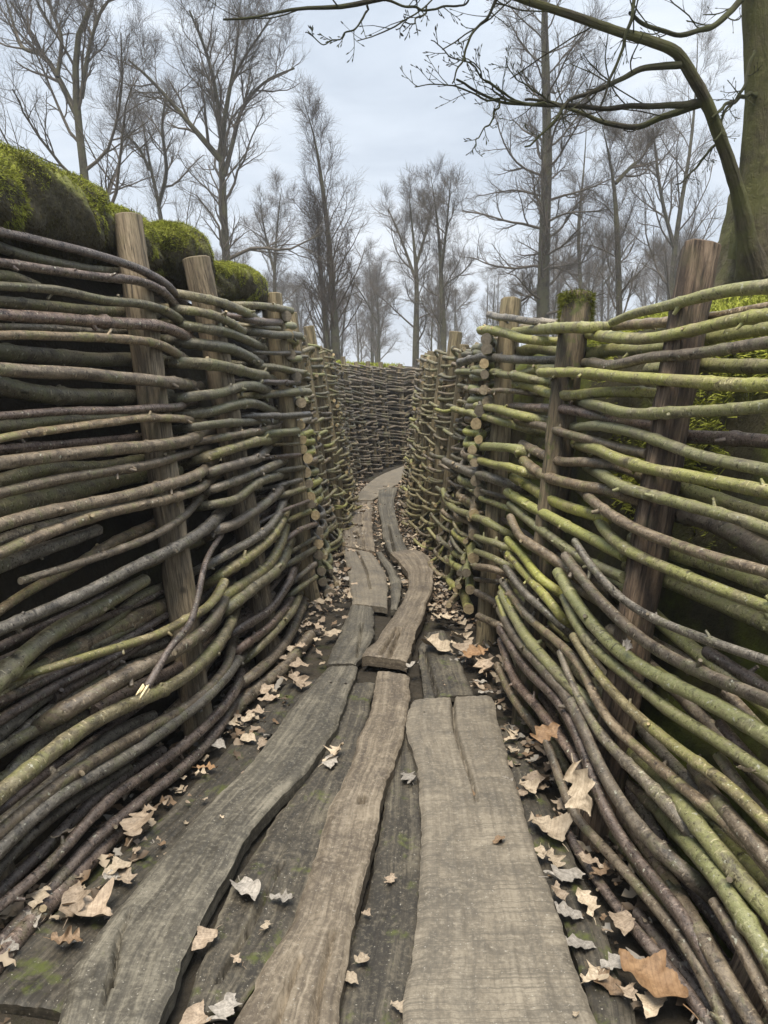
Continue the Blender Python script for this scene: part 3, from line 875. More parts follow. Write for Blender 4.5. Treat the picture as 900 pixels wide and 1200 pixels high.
# second right stretch
W_R2 = thing('wattle_wall', 'shorter wattle wall past the right corner, curving away behind its column of sawn ends', 'wattle wall', (.5, 7.0, 0), 'wattle walls lining the trench')
rs = lambda y: s_of(RIGHT, y)
R2P = [rs(4.75), rs(5.3), rs(5.85), rs(6.4), rs(6.95), rs(7.5), rs(8.05), rs(8.6)]
RR = RIGHT
wall_post(RR, R2P[4], W_R2, 0.14, 0.06, POST2)
for i in (1, 2, 3, 5, 6, 7): wall_post(RR, R2P[i], W_R2, -0.02 if i != 2 else -0.1, 0.042, POST2)
ENDS_R = [(570, 396), (571, 408), (568, 428), (567, 442), (569, 467), (561, 499), (560, 513), (559, 565), (558, 577), (554, 545), (553, 600), (552, 625), (551, 653), (551, 672), (549, 690), (548, 715), (556, 530), (566, 455), (565, 482)]
for (u, v) in ENDS_R:
    u += nr.uniform(-4, 4); v += nr.uniform(-3, 3)
    p = at_y(u, v, 4.62); zz = max(0.03, p[2]); q = []
    for yy, so in ((4.62, None), (5.0, 0.03), (5.3, 0.085), (5.6, 0.02), (5.9, -0.05)):
        if so is None: q.append(p); continue
        st, _ = stations(RR, np.array([rs(yy)])); st = st[0]; f = zz / st[4]
        q.append(np.array([st[0] + (st[2] - st[0]) * f - so, yy, zz + nr.uniform(-.02, .02)]))
    C = catmull(np.array(q), 30); C[:, 2] = np.maximum(C[:, 2], 0.02)
    mb = MB(); rod_mesh(mb, C, nr.uniform(.028, .038), 0.02, sides=9, wig=0.003)
    mb.build('wattle_rod', [BARK[rnd.choice('gYgb')], CUT], W_R2)
weave(RR, R2P[0] + .25, R2P[-1], R2P, W_R2, 30, 0.04, 1.80, 'ogobobo', 0.08, 0.03, (.014, .020), (0.55, 1.1), -1, 80, foot=0.09, end_poke=0.12)

W_R3 = thing('wattle_wall', 'last strip of wattle wall on the right, where the trench turns out of sight', 'wattle wall', (.4, 10.5, 0), 'wattle walls lining the trench')
dR = stations(RR, np.array([0.]))[1]
R3P = list(np.arange(R2P[-1] + 0.25, dR[12], 0.55))
for s in R3P: wall_post(RR, s, W_R3, 0.05, 0.045, POST2)
weave(RR, R3P[0] - .1, R3P[-1], R3P, W_R3, 24, 0.04, 1.78, 'gobyb', 0.085, 0.03, (.015, .021), (0.7, 1.4), -1, 90, foot=0.05)

for w in (W_LN, W_RN, W_L2, W_F, W_R2, W_R3): adopt(w)

# ------------------------------------------------------------------ ground, banks, woodland floor
def grid(nx, ny, f):
    V = np.array([f(i / (nx - 1), j / (ny - 1)) for j in range(ny) for i in range(nx)])
    q = [[j * nx + i, j * nx + i + 1, (j + 1) * nx + i + 1, (j + 1) * nx + i] for j in range(ny - 1) for i in range(nx - 1)]
    return V, np.array(q)

def fbm(x, y, z=0.0):
    return (math.sin(x * 1.7 + y * 2.3 + z) + math.sin(x * 4.1 - y * 3.3 + 1.3 + z * 2) * .5 + math.sin(x * 9.3 + y * 7.7 - z) * .25 + math.sin(x * 17 - y * 21 + z * 3) * .12) / 1.9

V, q = grid(80, 180, lambda a, b: (-3 + 7 * a, -1.2 + 18 * b, -0.03 + 0.014 * fbm((-3 + 7 * a) * 2, (-1.2 + 18 * b) * 2)))
mb = MB(); mb.add(V, q); tag(mb.build('trench_floor', SOIL), kind='structure')

def bank(A, side, mat, name, lip, back0, back1, H):
    d = np.concatenate([[0], np.cumsum(np.hypot(np.diff(A[:, 0]), np.diff(A[:, 1])))])
    ns = int(d[-1] / 0.09)
    ss = np.linspace(0, d[-1], ns)
    st, _ = stations(A, ss)
    for k in range(4): st[:, k] = np.convolve(np.pad(st[:, k], 4, mode='edge'), np.ones(9) / 9, 'valid')
    tx = np.gradient(st[:, 0]); ty = np.gradient(st[:, 1]); l = np.hypot(tx, ty)
    nx, ny = -side * ty / l, side * tx / l
    prof = [(-0.08, 0)] + [(z, 0) for z in np.linspace(0.05, 0.93, 18)] + [(1.0, 0.06), (1.02, .16), (1.03, 0.3), (1.04, 0.5), (1.05, 0.8), (1.06, 1.2)]
    V = np.zeros((ns, len(prof), 3))
    for j, (f, o) in enumerate(prof):
        h = st[:, 4] * H
        fz = np.clip(f, -.1, 1)
        off = back0 + (back1 - back0) * fz + o * lip
        w = np.array([fbm(s * 2.0, f * 3.5, j * .02) for s in ss]) * 0.05
        V[:, j, 0] = st[:, 0] + (st[:, 2] - st[:, 0]) * fz + nx * (off + w)
        V[:, j, 1] = st[:, 1] + (st[:, 3] - st[:, 1]) * fz + ny * (off + w)
        V[:, j, 2] = f * h + (0.05 * w / 0.05 * 0.5 if j > 17 else 0)
    m = len(prof)
    idx = np.arange(ns * m).reshape(ns, m)
    q = np.stack([idx[:-1, :-1], idx[1:, :-1], idx[1:, 1:], idx[:-1, 1:]], -1).reshape(-1, 4)
    mb = MB(); mb.add(V.reshape(-1, 3), q)
    return tag(mb.build(name, mat), kind='structure')
bank(LEFT, 1, BANKL, 'earth_bank', 1.0, 0.16, 0.20, 0.97)
bank(RIGHT, -1, BANKR, 'earth_bank', 1.0, 0.15, 0.26, 0.93)

# woodland ground, one sheet with the trench left open
xs = np.concatenate([[-500, -200, -80, -40], np.arange(-20, 20.01, 0.5), [40, 80, 200, 500]])
ys = np.concatenate([[-500, -100, -30], np.arange(-10, 30.01, 0.5), [45, 60, 80, 120, 200, 500]])
def inside(x, y):
    if y < -1.2 or y > 16.2: return -1.9 < y < -1.2 and -2 < x < 2
    if y <= 15.6:
        lx = np.interp(y, LEFT[:, 3], LEFT[:, 2]); rx = np.interp(min(y, 13.3), RIGHT[:, 3], RIGHT[:, 2])
        if y < 13: return lx - 0.5 < x < np.interp(y, RIGHT[:11, 3], RIGHT[:11, 2]) + 0.5
        return lx - 0.6 < x < 4
    return False
def tz(x, y):
    r = math.hypot(x, y - 6)
    z = 1.72 + 0.04 * fbm(x * .6, y * .6) + min(0.2, max(0, (abs(x) - 2.2)) * 0.08)
    z += 0.25 * math.exp(-((x - 2.6) ** 2 + (y - 5.2) ** 2) / 0.9)
    return z
V = np.array([(x, y, tz(x, y)) for y in ys for x in xs]); nxg = len(xs)
q = []
for j in range(len(ys) - 1):
    for i in range(nxg - 1):
        if inside((xs[i] + xs[i + 1]) / 2, (ys[j] + ys[j + 1]) / 2): continue
        q.append([j * nxg + i, j * nxg + i + 1, (j + 1) * nxg + i + 1, (j + 1) * nxg + i])
mb = MB(); mb.add(V, np.array(q)); tag(mb.build('woodland_ground', TURF), kind='structure')

# ------------------------------------------------------------------ planks
def plank(name, label, left, right, mat, z, thick, cracks=(), cell=0.008, bow=0.0, edge=0.006, nails=()):
    """left / right edges as seen, carried to the ground; cracks are real grooves"""
    n = 0
    Lp = np.array([at_z(u, v, z) for u, v in left]); Rp = np.array([at_z(u, v, z) for u, v in right])
    ln = np.linalg.norm(np.diff(Lp, axis=0), axis=1).sum()
    n = int(ln / cell) + 4
    A = catmull(Lp, n); B = catmull(Rp, n)
    wmean = np.linalg.norm(A - B, axis=1).mean()
    m = max(6, int(wmean / cell * 1.15))
    across = (B - A); across /= np.linalg.norm(across, axis=1, keepdims=True)
    A = A + across * (noise1(n, max(3, int(ln / .12))) * edge * .6 + noise1(n, max(3, int(ln / .03))) * edge * .25)[:, None]
    B = B + across * (noise1(n, max(3, int(ln / .12))) * edge * .6 + noise1(n, max(3, int(ln / .03))) * edge * .25)[:, None]
    t = np.linspace(0, 1, m)
    G_ = A[:, None, :] * (1 - t)[None, :, None] + B[:, None, :] * t[None, :, None]
    s = np.linspace(0, ln, n)
    # worn surface
    seed = nr.uniform(0, 50)
    S, T_ = np.meshgrid(s, t * wmean, indexing='ij')
    zz = 0.0025 * np.sin(S * 2.1 + seed + T_ * 5) + 0.0012 * np.sin(T_ * 90 + np.sin(S * 3 + seed) * 2.2) + 0.0010 * np.sin(T_ * 210 + np.sin(S * 2.0) * 3 + seed)
    ed = np.minimum(t, 1 - t)[None, :] * wmean
    zz = zz - 0.012 * np.exp(-(ed / 0.012))
    ends = np.minimum(s, ln - s)[:, None]
    zz = zz - 0.008 * np.exp(-(ends / 0.012))
    for cr in cracks:
        Cp = np.array([at_z(u, v, z) for u, v, *_ in cr]); wid = np.array([c[2] for c in cr]) * 0.95 + 0.0015; dep = 0.10
        cc = catmull(np.hstack([Cp, wid[:, None]]), 60)
        d2 = np.linalg.norm(G_[:, :, None, :2] - cc[None, None, :, :2], axis=3)
        k = d2.argmin(2); dm = d2.min(2)
        zz = zz - dep * np.exp(-(dm / (cc[k, 3] + 1e-4)) ** 2)
    G_[:, :, 2] += zz
    Vt = G_.reshape(-1, 3)
    idx = np.arange(n * m).reshape(n, m)
    q = np.stack([idx[:-1, :-1], idx[:-1, 1:], idx[1:, 1:], idx[1:, :-1]], -1).reshape(-1, 4)
    uvv = np.stack([S + seed, T_ + seed], -1).reshape(-1, 2)
    mb = MB(); mb.add(Vt, q, 0, uvv[q.ravel()])
    # sides, ends
    ring = np.concatenate([idx[0, :], idx[1:, -1], idx[-1, -2::-1], idx[-2:0:-1, 0]])
    top = Vt[ring]
    c0 = top.mean(0)
    rows = []
    for f in (0.0, 0.33, 0.7, 1.0):
        rr = top.copy(); rr[:, 2] -= thick * f
        if 0 < f < 1: rr[:, :2] += nr.normal(size=(len(ring), 2)) * 0.0012
        rows.append(rr)
    k = len(ring); VV = np.concatenate(rows); I = np.arange(4 * k).reshape(4, k)
    q2 = np.stack([I[:-1], np.roll(I, -1, 1)[:-1], np.roll(I, -1, 1)[1:], I[1:]], -1).reshape(-1, 4)[:, ::-1]
    per = np.concatenate([[0], np.cumsum(np.linalg.norm(np.diff(top, axis=0), axis=1))])
    UVs = np.stack([np.tile(per, 4) + seed, np.repeat([0, .33, .7, 1.0], k) * thick + seed], -1)
    mb.add(VV, q2, 0, UVs[q2.ravel()])
    bz = Vt[ring].copy(); bz[:, 2] -= thick
    ctr = A.mean(0) * .5 + B.mean(0) * .5
    o = mb.build(name, mat, loc=(ctr[0], ctr[1], z))
    tag(o, label, 'plank', 'planks of the walkway')
    for (u, v) in nails:
        pn = at_z(u, v, z)
        nb = MB(); a = np.arange(8) * math.pi / 4
        ringv = np.stack([np.cos(a) * .0065, np.sin(a) * .0065, np.full(8, .0)], 1)
        nb.add(np.vstack([ringv + [0, 0, -.004], ringv * .95 + [0, 0, .003]]) + (pn - np.array([ctr[0], ctr[1], z])), [[i, (i + 1) % 8, 8 + (i + 1) % 8, 8 + i] for i in range(8)])
        nb.add(ringv * .95 + [0, 0, .003] + (pn - np.array([ctr[0], ctr[1], z])), [list(range(8))])
        nb.build('nail', IRON, o)
    return o

def iron():
    m, nt, b = newmat('rusty_iron'); g = G(nt)
    n = g.noise(g.coord('Object'), 200, 2)
    g.link(g.ramp(n, [(0.3, (0.02, 0.018, 0.016)), (0.7, (0.06, 0.045, 0.035))]), b.inputs['Base Color'])
    b.inputs['Metallic'].default_value = 0.6; b.inputs['Roughness'].default_value = 0.6
    return m
IRON = iron()

# lower, damp boards
plank('walkway_plank', 'mossy dark board lying lowest, along the foot of the left wall', [(335, 800), (290, 850), (215, 930), (95, 1040), (-60, 1165)], [(400, 790), (345, 880), (240, 985), (150, 1090), (75, 1180)], PL_DARK, 0.006, 0.03)
plank('walkway_plank', 'dark damp board sunk between the dark grey plank and the narrow brown plank', [(405, 800), (385, 870), (320, 960), (262, 1060), (215, 1190)], [(440, 798), (420, 880), (385, 985), (350, 1075), (285, 1172)], PL_DARKW, 0.016, 0.03, [[(330, 1010, .002), (300, 1070, .004), (255, 1150, .003)]])
plank('walkway_plank', 'dark board in the narrow gap beside the widest plank', [(465, 840), (452, 930), (432, 1040), (405, 1120), (385, 1230)], [(482, 850), (500, 960), (498, 1080), (490, 1150), (478, 1230)], PL_DARKW, 0.014, 0.03)
plank('walkway_plank', 'dark mossy board strip between the widest plank and the right wall', [(575, 850), (600, 930), (640, 1030), (675, 1120), (705, 1230)], [(606, 845), (645, 940), (690, 1040), (722, 1120), (755, 1230)], PL_DARK, 0.010, 0.03)
# front row
plank('walkway_plank', 'curved dark grey plank, split near its front end, left of the narrow brown plank', [(385, 779), (340, 830), (300, 885), (250, 935), (190, 1000), (135, 1065), (90, 1125), (66, 1196)], [(420, 778), (395, 845), (360, 900), (320, 940), (280, 995), (250, 1050), (215, 1115), (183, 1203)], PL_GREY, 0.055, 0.045,
      [[(152, 1068, .001), (138, 1100, .003), (133, 1135, .003), (118, 1178, .001)], [(133, 1138, .003), (126, 1150, .005), (131, 1153, .002)]], nails=((388, 800), (405, 801)))
plank('walkway_plank', 'long narrow warm brown plank in the middle of the front row', [(443, 784), (434, 830), (412, 885), (387, 945), (366, 1005), (343, 1070), (308, 1135), (262, 1215)], [(480, 790), (477, 840), (463, 890), (450, 915), (444, 965), (428, 1025), (410, 1095), (394, 1215)], PL_BROWN, 0.06, 0.05,
      [[(352, 1120, .003), (335, 1160, .004), (318, 1210, .004)], [(390, 1090, .002), (372, 1170, .003), (365, 1215, .003)], [(424, 933, .007), (423, 939, .007)]])
plank('walkway_plank', 'widest plank, pale sawn grey brown with one long crack from its far end', [(484, 818), (476, 850), (489, 905), (493, 965), (490, 1050), (481, 1125), (466, 1215)], [(577, 813), (592, 872), (610, 930), (631, 1000), (652, 1062), (677, 1135), (704, 1215)], PL_SAWN, 0.052, 0.045,
      [[(531, 816, .006), (533, 850, .005), (543, 885, .004), (553, 915, .003), (559, 938, .002)]], nails=((497, 835), (586, 985)))
# next rows
plank('walkway_plank', 'short dark board just beyond the far end of the widest plank', [(500, 740), (491, 765), (497, 817)], [(520, 737), (537, 770), (556, 812)], PL_DARKW, 0.03, 0.03, [[(497, 760, .003), (505, 790, .004), (513, 815, .004)]])
plank('walkway_plank', 'short dark grey board beyond the far end of the curved dark grey plank', [(412, 707), (398, 740), (383, 776)], [(437, 706), (438, 742), (419, 776)], PL_GREY, 0.035, 0.03, [[(424, 730, .004), (418, 770, .003)]])
plank('walkway_plank', 'strongly bent plank with a split front end where the walkway narrows', [(457, 646), (468, 656), (478, 670), (477, 690), (463, 717), (443, 745), (424, 766)], [(478, 643), (495, 645), (506, 658), (508, 678), (503, 700), (490, 735), (476, 772)], PL_BROWN, 0.07, 0.055, [[(470, 735, .004), (456, 768, .006)], [(466, 735, .004), (446, 766, .005)]])
plank('walkway_plank', 'broad cracked plank on the left of the strongly bent plank', [(402, 640), (406, 662), (413, 706)], [(437, 647), (452, 672), (454, 711)], PL_SAWN, 0.045, 0.04, [[(418, 645, .006), (428, 665, .006), (434, 690, .004)]])
plank('walkway_plank', 'narrow bent sliver of plank between the broad cracked one and the strongly bent one', [(440, 646), (455, 670), (459, 712)], [(447, 645), (469, 677), (466, 713)], PL_GREY, 0.05, 0.04)
plank('walkway_plank', 'weathered plank with a broken hole in its near end, before the farthest plank', [(414, 587), (401, 605), (402, 638)], [(437, 586), (436, 610), (440, 645)], PL_BROWN, 0.04, 0.035, [[(416, 622, .016), (419, 630, .016)], [(424, 600, .005), (426, 643, .006)]])
plank('walkway_plank', 'slim plank with a lengthwise split leading on from the strongly bent plank', [(443, 574), (443, 592), (447, 612), (450, 632), (457, 646)], [(466, 570), (462, 588), (466, 612), (472, 630), (478, 644)], PL_GREY, 0.065, 0.045, [[(455, 615, .005), (462, 645, .008)]])
plank('walkway_plank', 'farthest plank, lying aslant towards the right bend of the trench', [(476, 544), (447, 556), (428, 569), (414, 586)], [(478, 557), (463, 568), (449, 577), (437, 585)], PL_SAWN, 0.06, 0.05)

# ------------------------------------------------------------------ fallen leaves
def leaf_outline(kind, n=40):
    a = np.linspace(0, 1, n)
    if kind == 'oval': w = 0.29 * np.sin(math.pi * a ** 0.8) ** 0.8 * (1 + 0.05 * np.sin(a * 110))
    elif kind == 'lobed': w = 0.28 * np.sin(math.pi * a ** 1.15) ** 0.75 * (0.86 + 0.15 * np.sin(a * 27 - 0.7) + .06 * np.sin(a * 61))
    elif kind == 'maple': w = 0.38 * np.sin(math.pi * a ** 0.9) ** 0.7 * (0.76 + 0.24 * np.sin(a * 17 + .6) + .07 * np.sin(a * 47))
    else: w = 0.19 * np.sin(math.pi * a ** 1.25) ** 0.9 * (1 + 0.04 * np.sin(a * 110))
    return a, np.maximum(w, 0.006)

def leaf_geom(kind, curl, fold, seed):
    g = np.random.default_rng(seed)
    a, w = leaf_outline(kind)
    n = len(a); cols = np.array([-1, -.66, -.33, 0, .33, .66, 1.0])
    V = np.zeros((n, 7, 3)); ph = g.uniform(0, 6, 6)
    sm = lambda: np.interp(a, np.linspace(0, 1, 9), g.normal(size=9))
    wl = w * (1 + 0.2 * sm()); wr = np.interp(np.clip(a + .04, 0, 1), a, w) * (1 + 0.2 * sm())
    bend = 0.06 * sm()
    for j, c in enumerate(cols):
        ww = wl if c < 0 else wr
        V[:, j, 0] = a - 0.5 + 0.10 * abs(c) * w
        V[:, j, 1] = c * ww + bend
        V[:, j, 2] = fold * (c * ww) ** 2 * 1.6 + curl * (a - .5) ** 2 + 0.05 * np.sin(a * 11 + ph[0] + (2 if c < 0 else 0)) * abs(c) + 0.022 * np.sin(a * 23 + ph[1] + c * 3) * c * c + 0.012 * abs(c)
    V[:, :, 2] -= V[:, :, 2].min()
    idx = np.arange(n * 7).reshape(n, 7)
    q = np.stack([idx[:-1, :-1], idx[1:, :-1], idx[1:, 1:], idx[:-1, 1:]], -1).reshape(-1, 4)
    return V.reshape(-1, 3), q

LEAFMESH = {}
def leaf_data(kind, var, col):
    key = (kind, var, col)
    if key not in LEAFMESH:
        curl, fold = [(0.06, 0.25), (0.22, 0.7), (-0.2, 0.5), (0.15, 1.2)][var % 4]
        V, q = leaf_geom(kind, curl, fold, var * 7 + len(kind))
        me = bpy.data.meshes.new('fallen_leaf')
        mb = MB(); mb.add(V, q, 0, V[q.ravel()][:, :2])
        # stalk
        P = np.array([[-.5, 0, 0.02], [-.62, .02, 0.03], [-.74, .05, .02]])
        tubes(mb, P[None], np.array([[.012, .01, .009]]), 4)
        o = mb.build('fallen_leaf', LEAF[col])
        LEAFMESH[key] = o.data
        bpy.data.objects.remove(o)
    return LEAFMESH[key]

def leaf(p, size, kind, col, label, var=None, tilt=None, rz=None, group='fallen dry leaves'):
    o = bpy.data.objects.new('fallen_leaf', leaf_data(kind, rnd.randrange(4) if var is None else var, col))
    COL.objects.link(o)
    o.location = p
    o.scale = (size, size, size * rnd.uniform(.8, 1.2))
    tl = tilt if tilt is not None else (rnd.uniform(-.25, .25), rnd.uniform(-.25, .25))
    o.rotation_euler = (tl[0], tl[1], rnd.uniform(0, 6.28) if rz is None else rz)
    return tag(o, label, 'leaf', group)

# leaves one can tell apart near the camera: u, v, size in pixels, height, kind, colour, label
NEAR = [
    (162, 965, 52, .05, 'maple', 't', 'crumpled tan leaf at the foot of the left wall'),
    (102, 1066, 70, .03, 'maple', 't', 'large tan curled leaf with pointed lobes at lower left'),
    (85, 1055, 45, .05, 'oval', 't', 'tan leaf curled against the large curled leaf at lower left'),
    (146, 1026, 36, .03, 'lobed', 't', 'lobed tan leaf between the left wall and the dark grey plank'),
    (75, 977, 28, .12, 'lobed', 't', 'small tan leaf caught on the lowest rods of the left wall'),
    (78, 1102, 34, .03, 'maple', 'b', 'brown lobed leaf in front of the large curled one'),
    (12, 1108, 22, .03, 'oval', 'y', 'pale grey leaf at the left edge of the ground'),
    (349, 799, 40, .04, 'maple', 't', 'big tan leaf beside the far end of the dark grey plank'),
    (391, 884, 36, .035, 'lobed', 'c', 'pale ragged leaf on the sunk board next to the dark grey plank'),
    (389, 894, 26, .03, 'oval', 'y', 'pale scrap of leaf under the ragged one'),
    (292, 841, 20, .03, 'oval', 'c', 'little cream leaf below the lowest rods of the left wall'),
    (306, 872, 24, .03, 'lobed', 't', 'small lobed leaf left of the dark grey plank'),
    (272, 850, 18, .03, 'oval', 'c', 'cream leaf tucked under the left wall'),
    (243, 900, 24, .03, 'lobed', 'o', 'small orange leaf left of the dark grey plank'),
    (290, 1045, 46, .03, 'oval', 'y', 'grey beige oval leaf on the sunk board'),
    (331, 1053, 30, .035, 'lobed', 'y', 'mottled grey leaf against the edge of the narrow brown plank'),
    (239, 1102, 32, .03, 'oval', 't', 'tan oval leaf on the sunk board close to the dark grey plank'),
    (310, 1086, 24, .03, 'long', 'c', 'slim cream leaf on the sunk board'),
    (277, 1126, 22, .03, 'long', 't', 'slim tan leaf near the front of the sunk board'),
    (262, 1182, 40, .02, 'oval', 'y', 'pale grey leaf in the hole at the end of the sunk board'),
    (225, 1196, 44, .02, 'oval', 't', 'tan leaf at the bottom edge beneath the sunk board'),
    (411, 1147, 22, .03, 'oval', 'c', 'small cream leaf in the gap right of the narrow brown plank'),
    (424, 1124, 22, .03, 'oval', 'c', 'cream leaf lying crossways in the gap right of the narrow brown plank'),
    (429, 1071, 12, .03, 'oval', 't', 'tiny tan leaf in the gap right of the narrow brown plank'),
    (477, 912, 30, .03, 'oval', 'y', 'pinkish grey leaf in the gap before the widest plank'),
    (457, 1030, 18, .03, 'oval', 't', 'tiny tan leaf halfway along the gap before the widest plank'),
    (466, 1181, 20, .03, 'oval', 'c', 'cream leaf at the front of the gap before the widest plank'),
    (586, 984, 18, .06, 'oval', 'b', 'small curled brown leaf alone on the widest plank'),
    (674, 1189, 10, .055, 'oval', 'c', 'tiny white leaf scrap on the front of the widest plank'),
    (634, 916, 42, .03, 'oval', 't', 'tan leaf highest of those along the right edge of the widest plank'),
    (640, 973, 56, .03, 'oval', 'c', 'large cream leaf beside the widest plank'),
    (649, 1007, 32, .03, 'lobed', 'c', 'lobed cream leaf just below the large cream one'),
    (663, 1026, 46, .03, 'oval', 'y', 'big grey leaf beside the widest plank'),
    (655, 1047, 30, .04, 'lobed', 't', 'tan leaf lying over two others beside the widest plank'),
    (686, 1058, 42, .035, 'lobed', 'c', 'cream lobed leaf nearest the right wall'),
    (666, 1069, 32, .03, 'oval', 'y', 'round grey leaf touching the widest plank'),
    (679, 1106, 34, .02, 'oval', 'y', 'dull grey oval leaf on the dark mossy strip'),
    (693, 1143, 36, .02, 'maple', 'c', 'cream star shaped leaf on the dark soil at lower right'),
    (716, 1155, 34, .02, 'oval', 'b', 'brown leaf half under the right wall near the cream star shaped one'),
    (760, 1148, 74, .06, 'oval', 'o', 'large orange brown curled leaf at the foot of the right wall'),
    (657, 945, 26, .04, 'oval', 't', 'tan leaf between the large cream leaf and the right wall'),
    (690, 1010, 32, .06, 'lobed', 't', 'tan leaf against the lowest rod of the right wall'),
    (705, 1020, 26, .05, 'oval', 'b', 'brown leaf wedged behind the lowest rod of the right wall'),
    (599, 863, 26, .03, 'lobed', 'c', 'small cream leaf beside the far end of the widest plank'),
    (515, 759, 44, .05, 'oval', 'c', 'pale curled leaf lying over the short dark board'),
    (565, 780, 40, .05, 'oval', 't', 'tan leaf in the pile right of the short dark board'),
    (545, 762, 44, .06, 'maple', 't', 'wide tan leaf on the pile at the right corner'),
    (558, 765, 36, .08, 'maple', 'o', 'orange tan leaf on top of the pile at the right corner'),
    (520, 725, 36, .04, 'maple', 'c', 'cream leaf beside the strongly bent plank'),
    (540, 748, 36, .05, 'lobed', 'c', 'cream lobed leaf behind the pile at the right corner'),
    (485, 780, 20, .05, 'oval', 'y', 'grey leaf between the narrow brown plank and the short dark board'),
    (391, 742, 24, .03, 'oval', 'c', 'cream leaf left of the short dark grey board'),
    (370, 735, 26, .04, 'maple', 't', 'tan leaf in the corner below the column of cut ends'),
    (378, 705, 26, .05, 'maple', 'c', 'cream leaf under the column of cut ends'),
    (350, 780, 26, .03, 'oval', 't', 'tan oval leaf near the foot of the left wall'),
    (260, 958, 10, .06, 'long', 'c', 'thin cream leaf sliver on the dark grey plank'),
]
for u, v, sz, z, kind, col, label in NEAR:
    p = at_z(u, v, z); dist = np.linalg.norm(p - EYE)
    leaf(p, sz * dist / F * (0.88 if kind == 'maple' else 0.95), kind, col, label)
# on the rods
for u, v, sz, kind, col, label, tl in [
    (685, 925, 60, 'oval', 'c', 'long cream leaf hanging across the lower rods of the right wall', (1.0, .5)),
    (640, 857, 34, 'oval', 'o', 'orange leaf folded over a low rod of the right wall', (.6, -.5)),
    (874, 902, 20, 'oval', 'c', 'small white leaf stuck to a bright green rod', (.9, -.3)),
    (737, 755, 18, 'oval', 'y', 'pale scrap caught between thick green rods', (1.2, 0))]:
    p, t = hit(u, v, 0.16 if v > 850 else .13, 'R')
    leaf(p, sz * t / F * 1.05, kind, col, label, 0, tl, 4.9 if sz > 50 else None)

# smaller leaves one cannot tell apart, in the litter along both walls and on the boards
def litter_spot(zone):
    while True:
        y = {'left': rnd.uniform(1.5, 5.3), 'right': rnd.uniform(1.5, 4.7), 'farleft': rnd.uniform(5.2, 11.5), 'farright': rnd.uniform(4.6, 11.5)}[zone]
        if 'left' in zone:
            b = np.interp(y, LEFT[:11, 1], LEFT[:11, 0]); x = b + 0.08 + abs(rnd.gauss(0, .14 if zone == 'left' else .24))
        else:
            b = np.interp(y, RIGHT[:11, 1], RIGHT[:11, 0]); x = b - 0.06 - abs(rnd.gauss(0, .12 if zone == 'right' else .2))
        return x, y
for zone, cnt, lab in (('left', 26, 'small dry leaf in the litter along the foot of the near left wall'), ('right', 24, 'small dry leaf in the litter along the foot of the near right wall'),
                       ('farleft', 64, 'small dry leaf in the litter beyond the left corner'), ('farright', 64, 'small dry leaf in the litter beyond the right corner')):
    for _ in range(cnt):
        x, y = litter_spot(zone)
        leaf((x, y, rnd.uniform(.015, .05)), rnd.uniform(.05, .10) * (1.15 if 'far' in zone else 1), rnd.choice(['oval', 'oval', 'lobed', 'lobed', 'maple']), rnd.choice('cttybct' if 'far' in zone else 'ttyctc'), lab, group='small leaves in the litter')

LITTER = [leaf_geom(k, c, f, s) for k, c, f, s in [('oval', .3, .6, 3), ('lobed', .5, 1, 4), ('maple', .4, .9, 5), ('long', .2, .5, 6), ('oval', -.4, .8, 7), ('lobed', .2, 1.4, 8), ('maple', .7, .5, 9), ('oval', .6, .2, 10)]]
mb = MB()
for zone, cnt in (('left', 420), ('right', 380), ('farleft', 1300), ('farright', 1300)):
    for _ in range(cnt):
        x, y = litter_spot(zone)
        if zone == 'left': x -= rnd.uniform(0, .25)
        elif zone == 'right': x += rnd.uniform(0, .25)
        V, q = LITTER[rnd.randrange(8)]
        sz = rnd.uniform(.025, .07); a = rnd.uniform(0, 6.28); tx = rnd.uniform(-.5, .5); ty = rnd.uniform(-.5, .5)
        ca, sa = math.cos(a), math.sin(a)
        W = V * sz
        W = W[:, :] @ np.array([[1, 0, tx], [0, 1, ty], [-tx, -ty, 1]])
        W = W @ np.array([[ca, sa, 0], [-sa, ca, 0], [0, 0, 1]])
        # coarse version of the same leaf
        n = len(V) // 7
        rows = np.arange(0, n, 6); rows[-1] = n - 1
        Wg = W.reshape(n, 7, 3)[rows][:, [0, 2, 4, 6]]
        k = len(rows)
        idx = np.arange(k * 4).reshape(k, 4)
        qq = np.stack([idx[:-1, :-1], idx[1:, :-1], idx[1:, 1:], idx[:-1, 1:]], -1).reshape(-1, 4)
        mb.add(Wg.reshape(-1, 3) + [x, y, rnd.uniform(-.01, .03)], qq, rnd.choice([0, 0, 1, 1, 2, 2, 3, 4, 4]))
tag(mb.build('leaf_litter', [LEAF['d'], LEAF['b'], LEAF['t'], LEAF['y'], LEAF['c']]), 'thin litter of broken dry leaves along the foot of both walls', 'leaf litter', kind='stuff')

